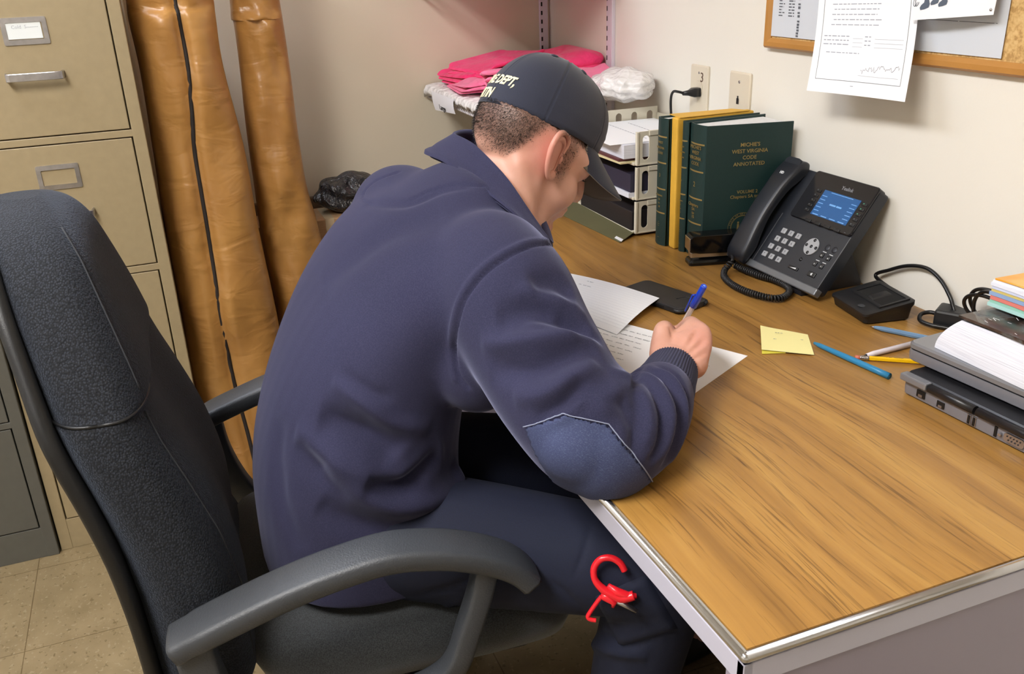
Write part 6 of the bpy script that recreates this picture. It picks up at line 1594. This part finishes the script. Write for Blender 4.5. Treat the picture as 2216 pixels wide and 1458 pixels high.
shirt('bright pink folded shirt at the back left of the shelf', -2.03, -.27, SB, .20, .19, .022, .1, M_SH1, 1, (.004, .005, .05, .02))
s2 = shirt('bright pink folded shirt lying uppermost, rising toward the corner', -2.00, -.24, SB+.026, .22, .20, .020, .25, M_SH1, 2, (.0, .008, .045, .03))
shirt('lighter pink shirt in front, its edge hanging over the shelf lip', -1.885, -.31, SB, .19, .17, .020, -.1, M_SH2, 3, (.002, .0, .02, .012))
shirt('light pink shirt folded on top, behind the cap', -1.80, -.26, SB+.024, .20, .18, .024, -.3, M_SH2, 4, (0, .005, .02, .02))
shirt('deep pink shirt in the corner, just showing above the cap', -1.86, -.10, SB, .22, .16, .075, .05, M_SH1, 5, (0, 0, .02, .015))
shirt('light pink shirt spilling over the right end of the shelf', -1.66, -.14, SB, .20, .19, .045, -.2, M_SH2, 6, (.01, -.035, -.01, .01))
for k in range(4): shirt('unseen pink shirt in the added pile on the upper wire shelf, '+['lowest of four', 'second from the bottom', 'second from the top', 'topmost'][k], -1.88, -.215, 1.279+.034*k, .42, .36, .030, .05*k, M_SH1, 20+k)  # unseen pile, added to block ceiling light and bounce pink onto the wall
# clear hanger clip on the shirts
b = newbm(); pcl = P(1040, 146, 1, -.27); tube(b, [pcl+V((.018*math.cos(a), -.006*math.sin(a)*2, .006*math.sin(a))) for a in [2*PI*k/16 for k in range(17)]], .003, 8); 
M_CLR = pm('clear_lilac_plastic', 'b9b3d6', .1); tag(obj('plastic_clip', b, M_CLR), 'small clear plastic clip lying on the bright pink shirts', 'clip')
# trauma shears in the pocket
M_RED = pm('red_handle_plastic', 'e01f2c', .28)
kp = P(1330, 1285, 0, -.425); sh_ = thing('trauma_shears', 'red-handled shears tucked in the thigh pocket', 'shears', kp)
SF = (kp-CAM).normalized()*-1
def sp(u, v, d=0): 
    h = cast(bvh_t, 1335, 1290); base = h[0] if h[0] is not None else kp
    return PL(u, v, base+h[1]*.016, h[1]*.6+SF*.4)+SF*d
b = newbm(); ring = [(1352, 1235), (1342, 1218), (1322, 1207), (1300, 1210), (1286, 1228), (1287, 1252), (1302, 1272), (1322, 1285), (1345, 1294), (1372, 1288)]
ri = catmull([tuple(sp(*p)) for p in ring], 6); tube(b, ri, [.0046 if i < 30 else .0046+.002*min(1, (i-30)/12) for i in range(len(ri))], 12); o = obj('upper_handle', b, M_RED, sh_)
b = newbm(); tube(b, [sp(1316, 1266), sp(1335, 1281), sp(1360, 1290), sp(1378, 1289)], [.003, .0065, .0062, .0035], 10); obj('upper_shank', b, M_RED, o)
b = newbm(); tube(b, [sp(1300, 1288), sp(1312, 1291), sp(1330, 1303), sp(1326, 1314)], [.0045, .0065, .0055, .002], 10); lo2 = obj('lower_handle', b, M_RED, sh_)
b = newbm(); tube(b, catmull([tuple(sp(*p)) for p in ((1302, 1290), (1294, 1300), (1280, 1320), (1272, 1334), (1278, 1340), (1290, 1342))], 5), .0030, 10); obj('finger_loop', b, M_RED, lo2)
b = newbm(); tube(b, [sp(1334, 1300), sp(1352, 1308), sp(1378, 1322)], [.004, .004, .003], 8); obj('blade', b, M_STEEL, sh_)
# ================================================================== LIGHTS
M_FIX = pm('fixture_white', 'e8e8e8', .4)
def troffer(x, y, label, power, col=(1., .97, .92), w=1.2, d=.6, rot=0):
    t = thing('ceiling_light', label, 'ceiling light', (x, y, ZC))
    b = newbm()
    a, c = (w/2, d/2) if not rot else (d/2, w/2)
    for p, q in (((x-a, y-c, ZC-.03), (x+a, y-c+.03, ZC-.0005)), ((x-a, y+c-.03, ZC-.03), (x+a, y+c, ZC-.0005)), ((x-a, y-c+.03, ZC-.03), (x-a+.03, y+c-.03, ZC-.0005)), ((x+a-.03, y-c+.03, ZC-.03), (x+a, y+c-.03, ZC-.0005))):
        bx(b, p, q, .003)
    obj('fixture_frame', b, M_FIX, t)
    m = NT('diffuser_glow'); m.set(Base_Color=(.9, .9, .9, 1), Emission_Color=tuple(col)+(1,), Emission_Strength=power)
    b = newbm(); bx(b, (x-a+.03, y-c+.03, ZC-.02), (x+a-.03, y+c-.03, ZC-.012)); obj('diffuser', b, m.m, t)
troffer(.15, -1.95, 'lit fluorescent ceiling panel nearest the camera', 33, (1, .965, .925))
troffer(-1.45, -1.95, 'lit fluorescent ceiling panel above the filing cabinets', 14, (.80, .86, 1))
w = bpy.data.worlds.new('World'); SC.world = w; w.use_nodes = True
w.node_tree.nodes['Background'].inputs[0].default_value = (.8, .85, 1, 1); w.node_tree.nodes['Background'].inputs[1].default_value = .05
# ================================================================== CAMERA
cd = bpy.data.cameras.new('camera'); co = bpy.data.objects.new('camera', cd); COL.objects.link(co)
cd.sensor_width = 36; cd.lens = FPX/IW*36; cd.clip_start = .02
m = Matrix((RR, RU, -RF)).transposed().to_4x4(); m.translation = CAM; co.matrix_world = m
SC.camera = co
SC.view_settings.view_transform = 'Standard'; SC.view_settings.look = 'None'; SC.view_settings.gamma = 1
SC.view_settings.use_curve_mapping = False; SC.view_settings.exposure = .3
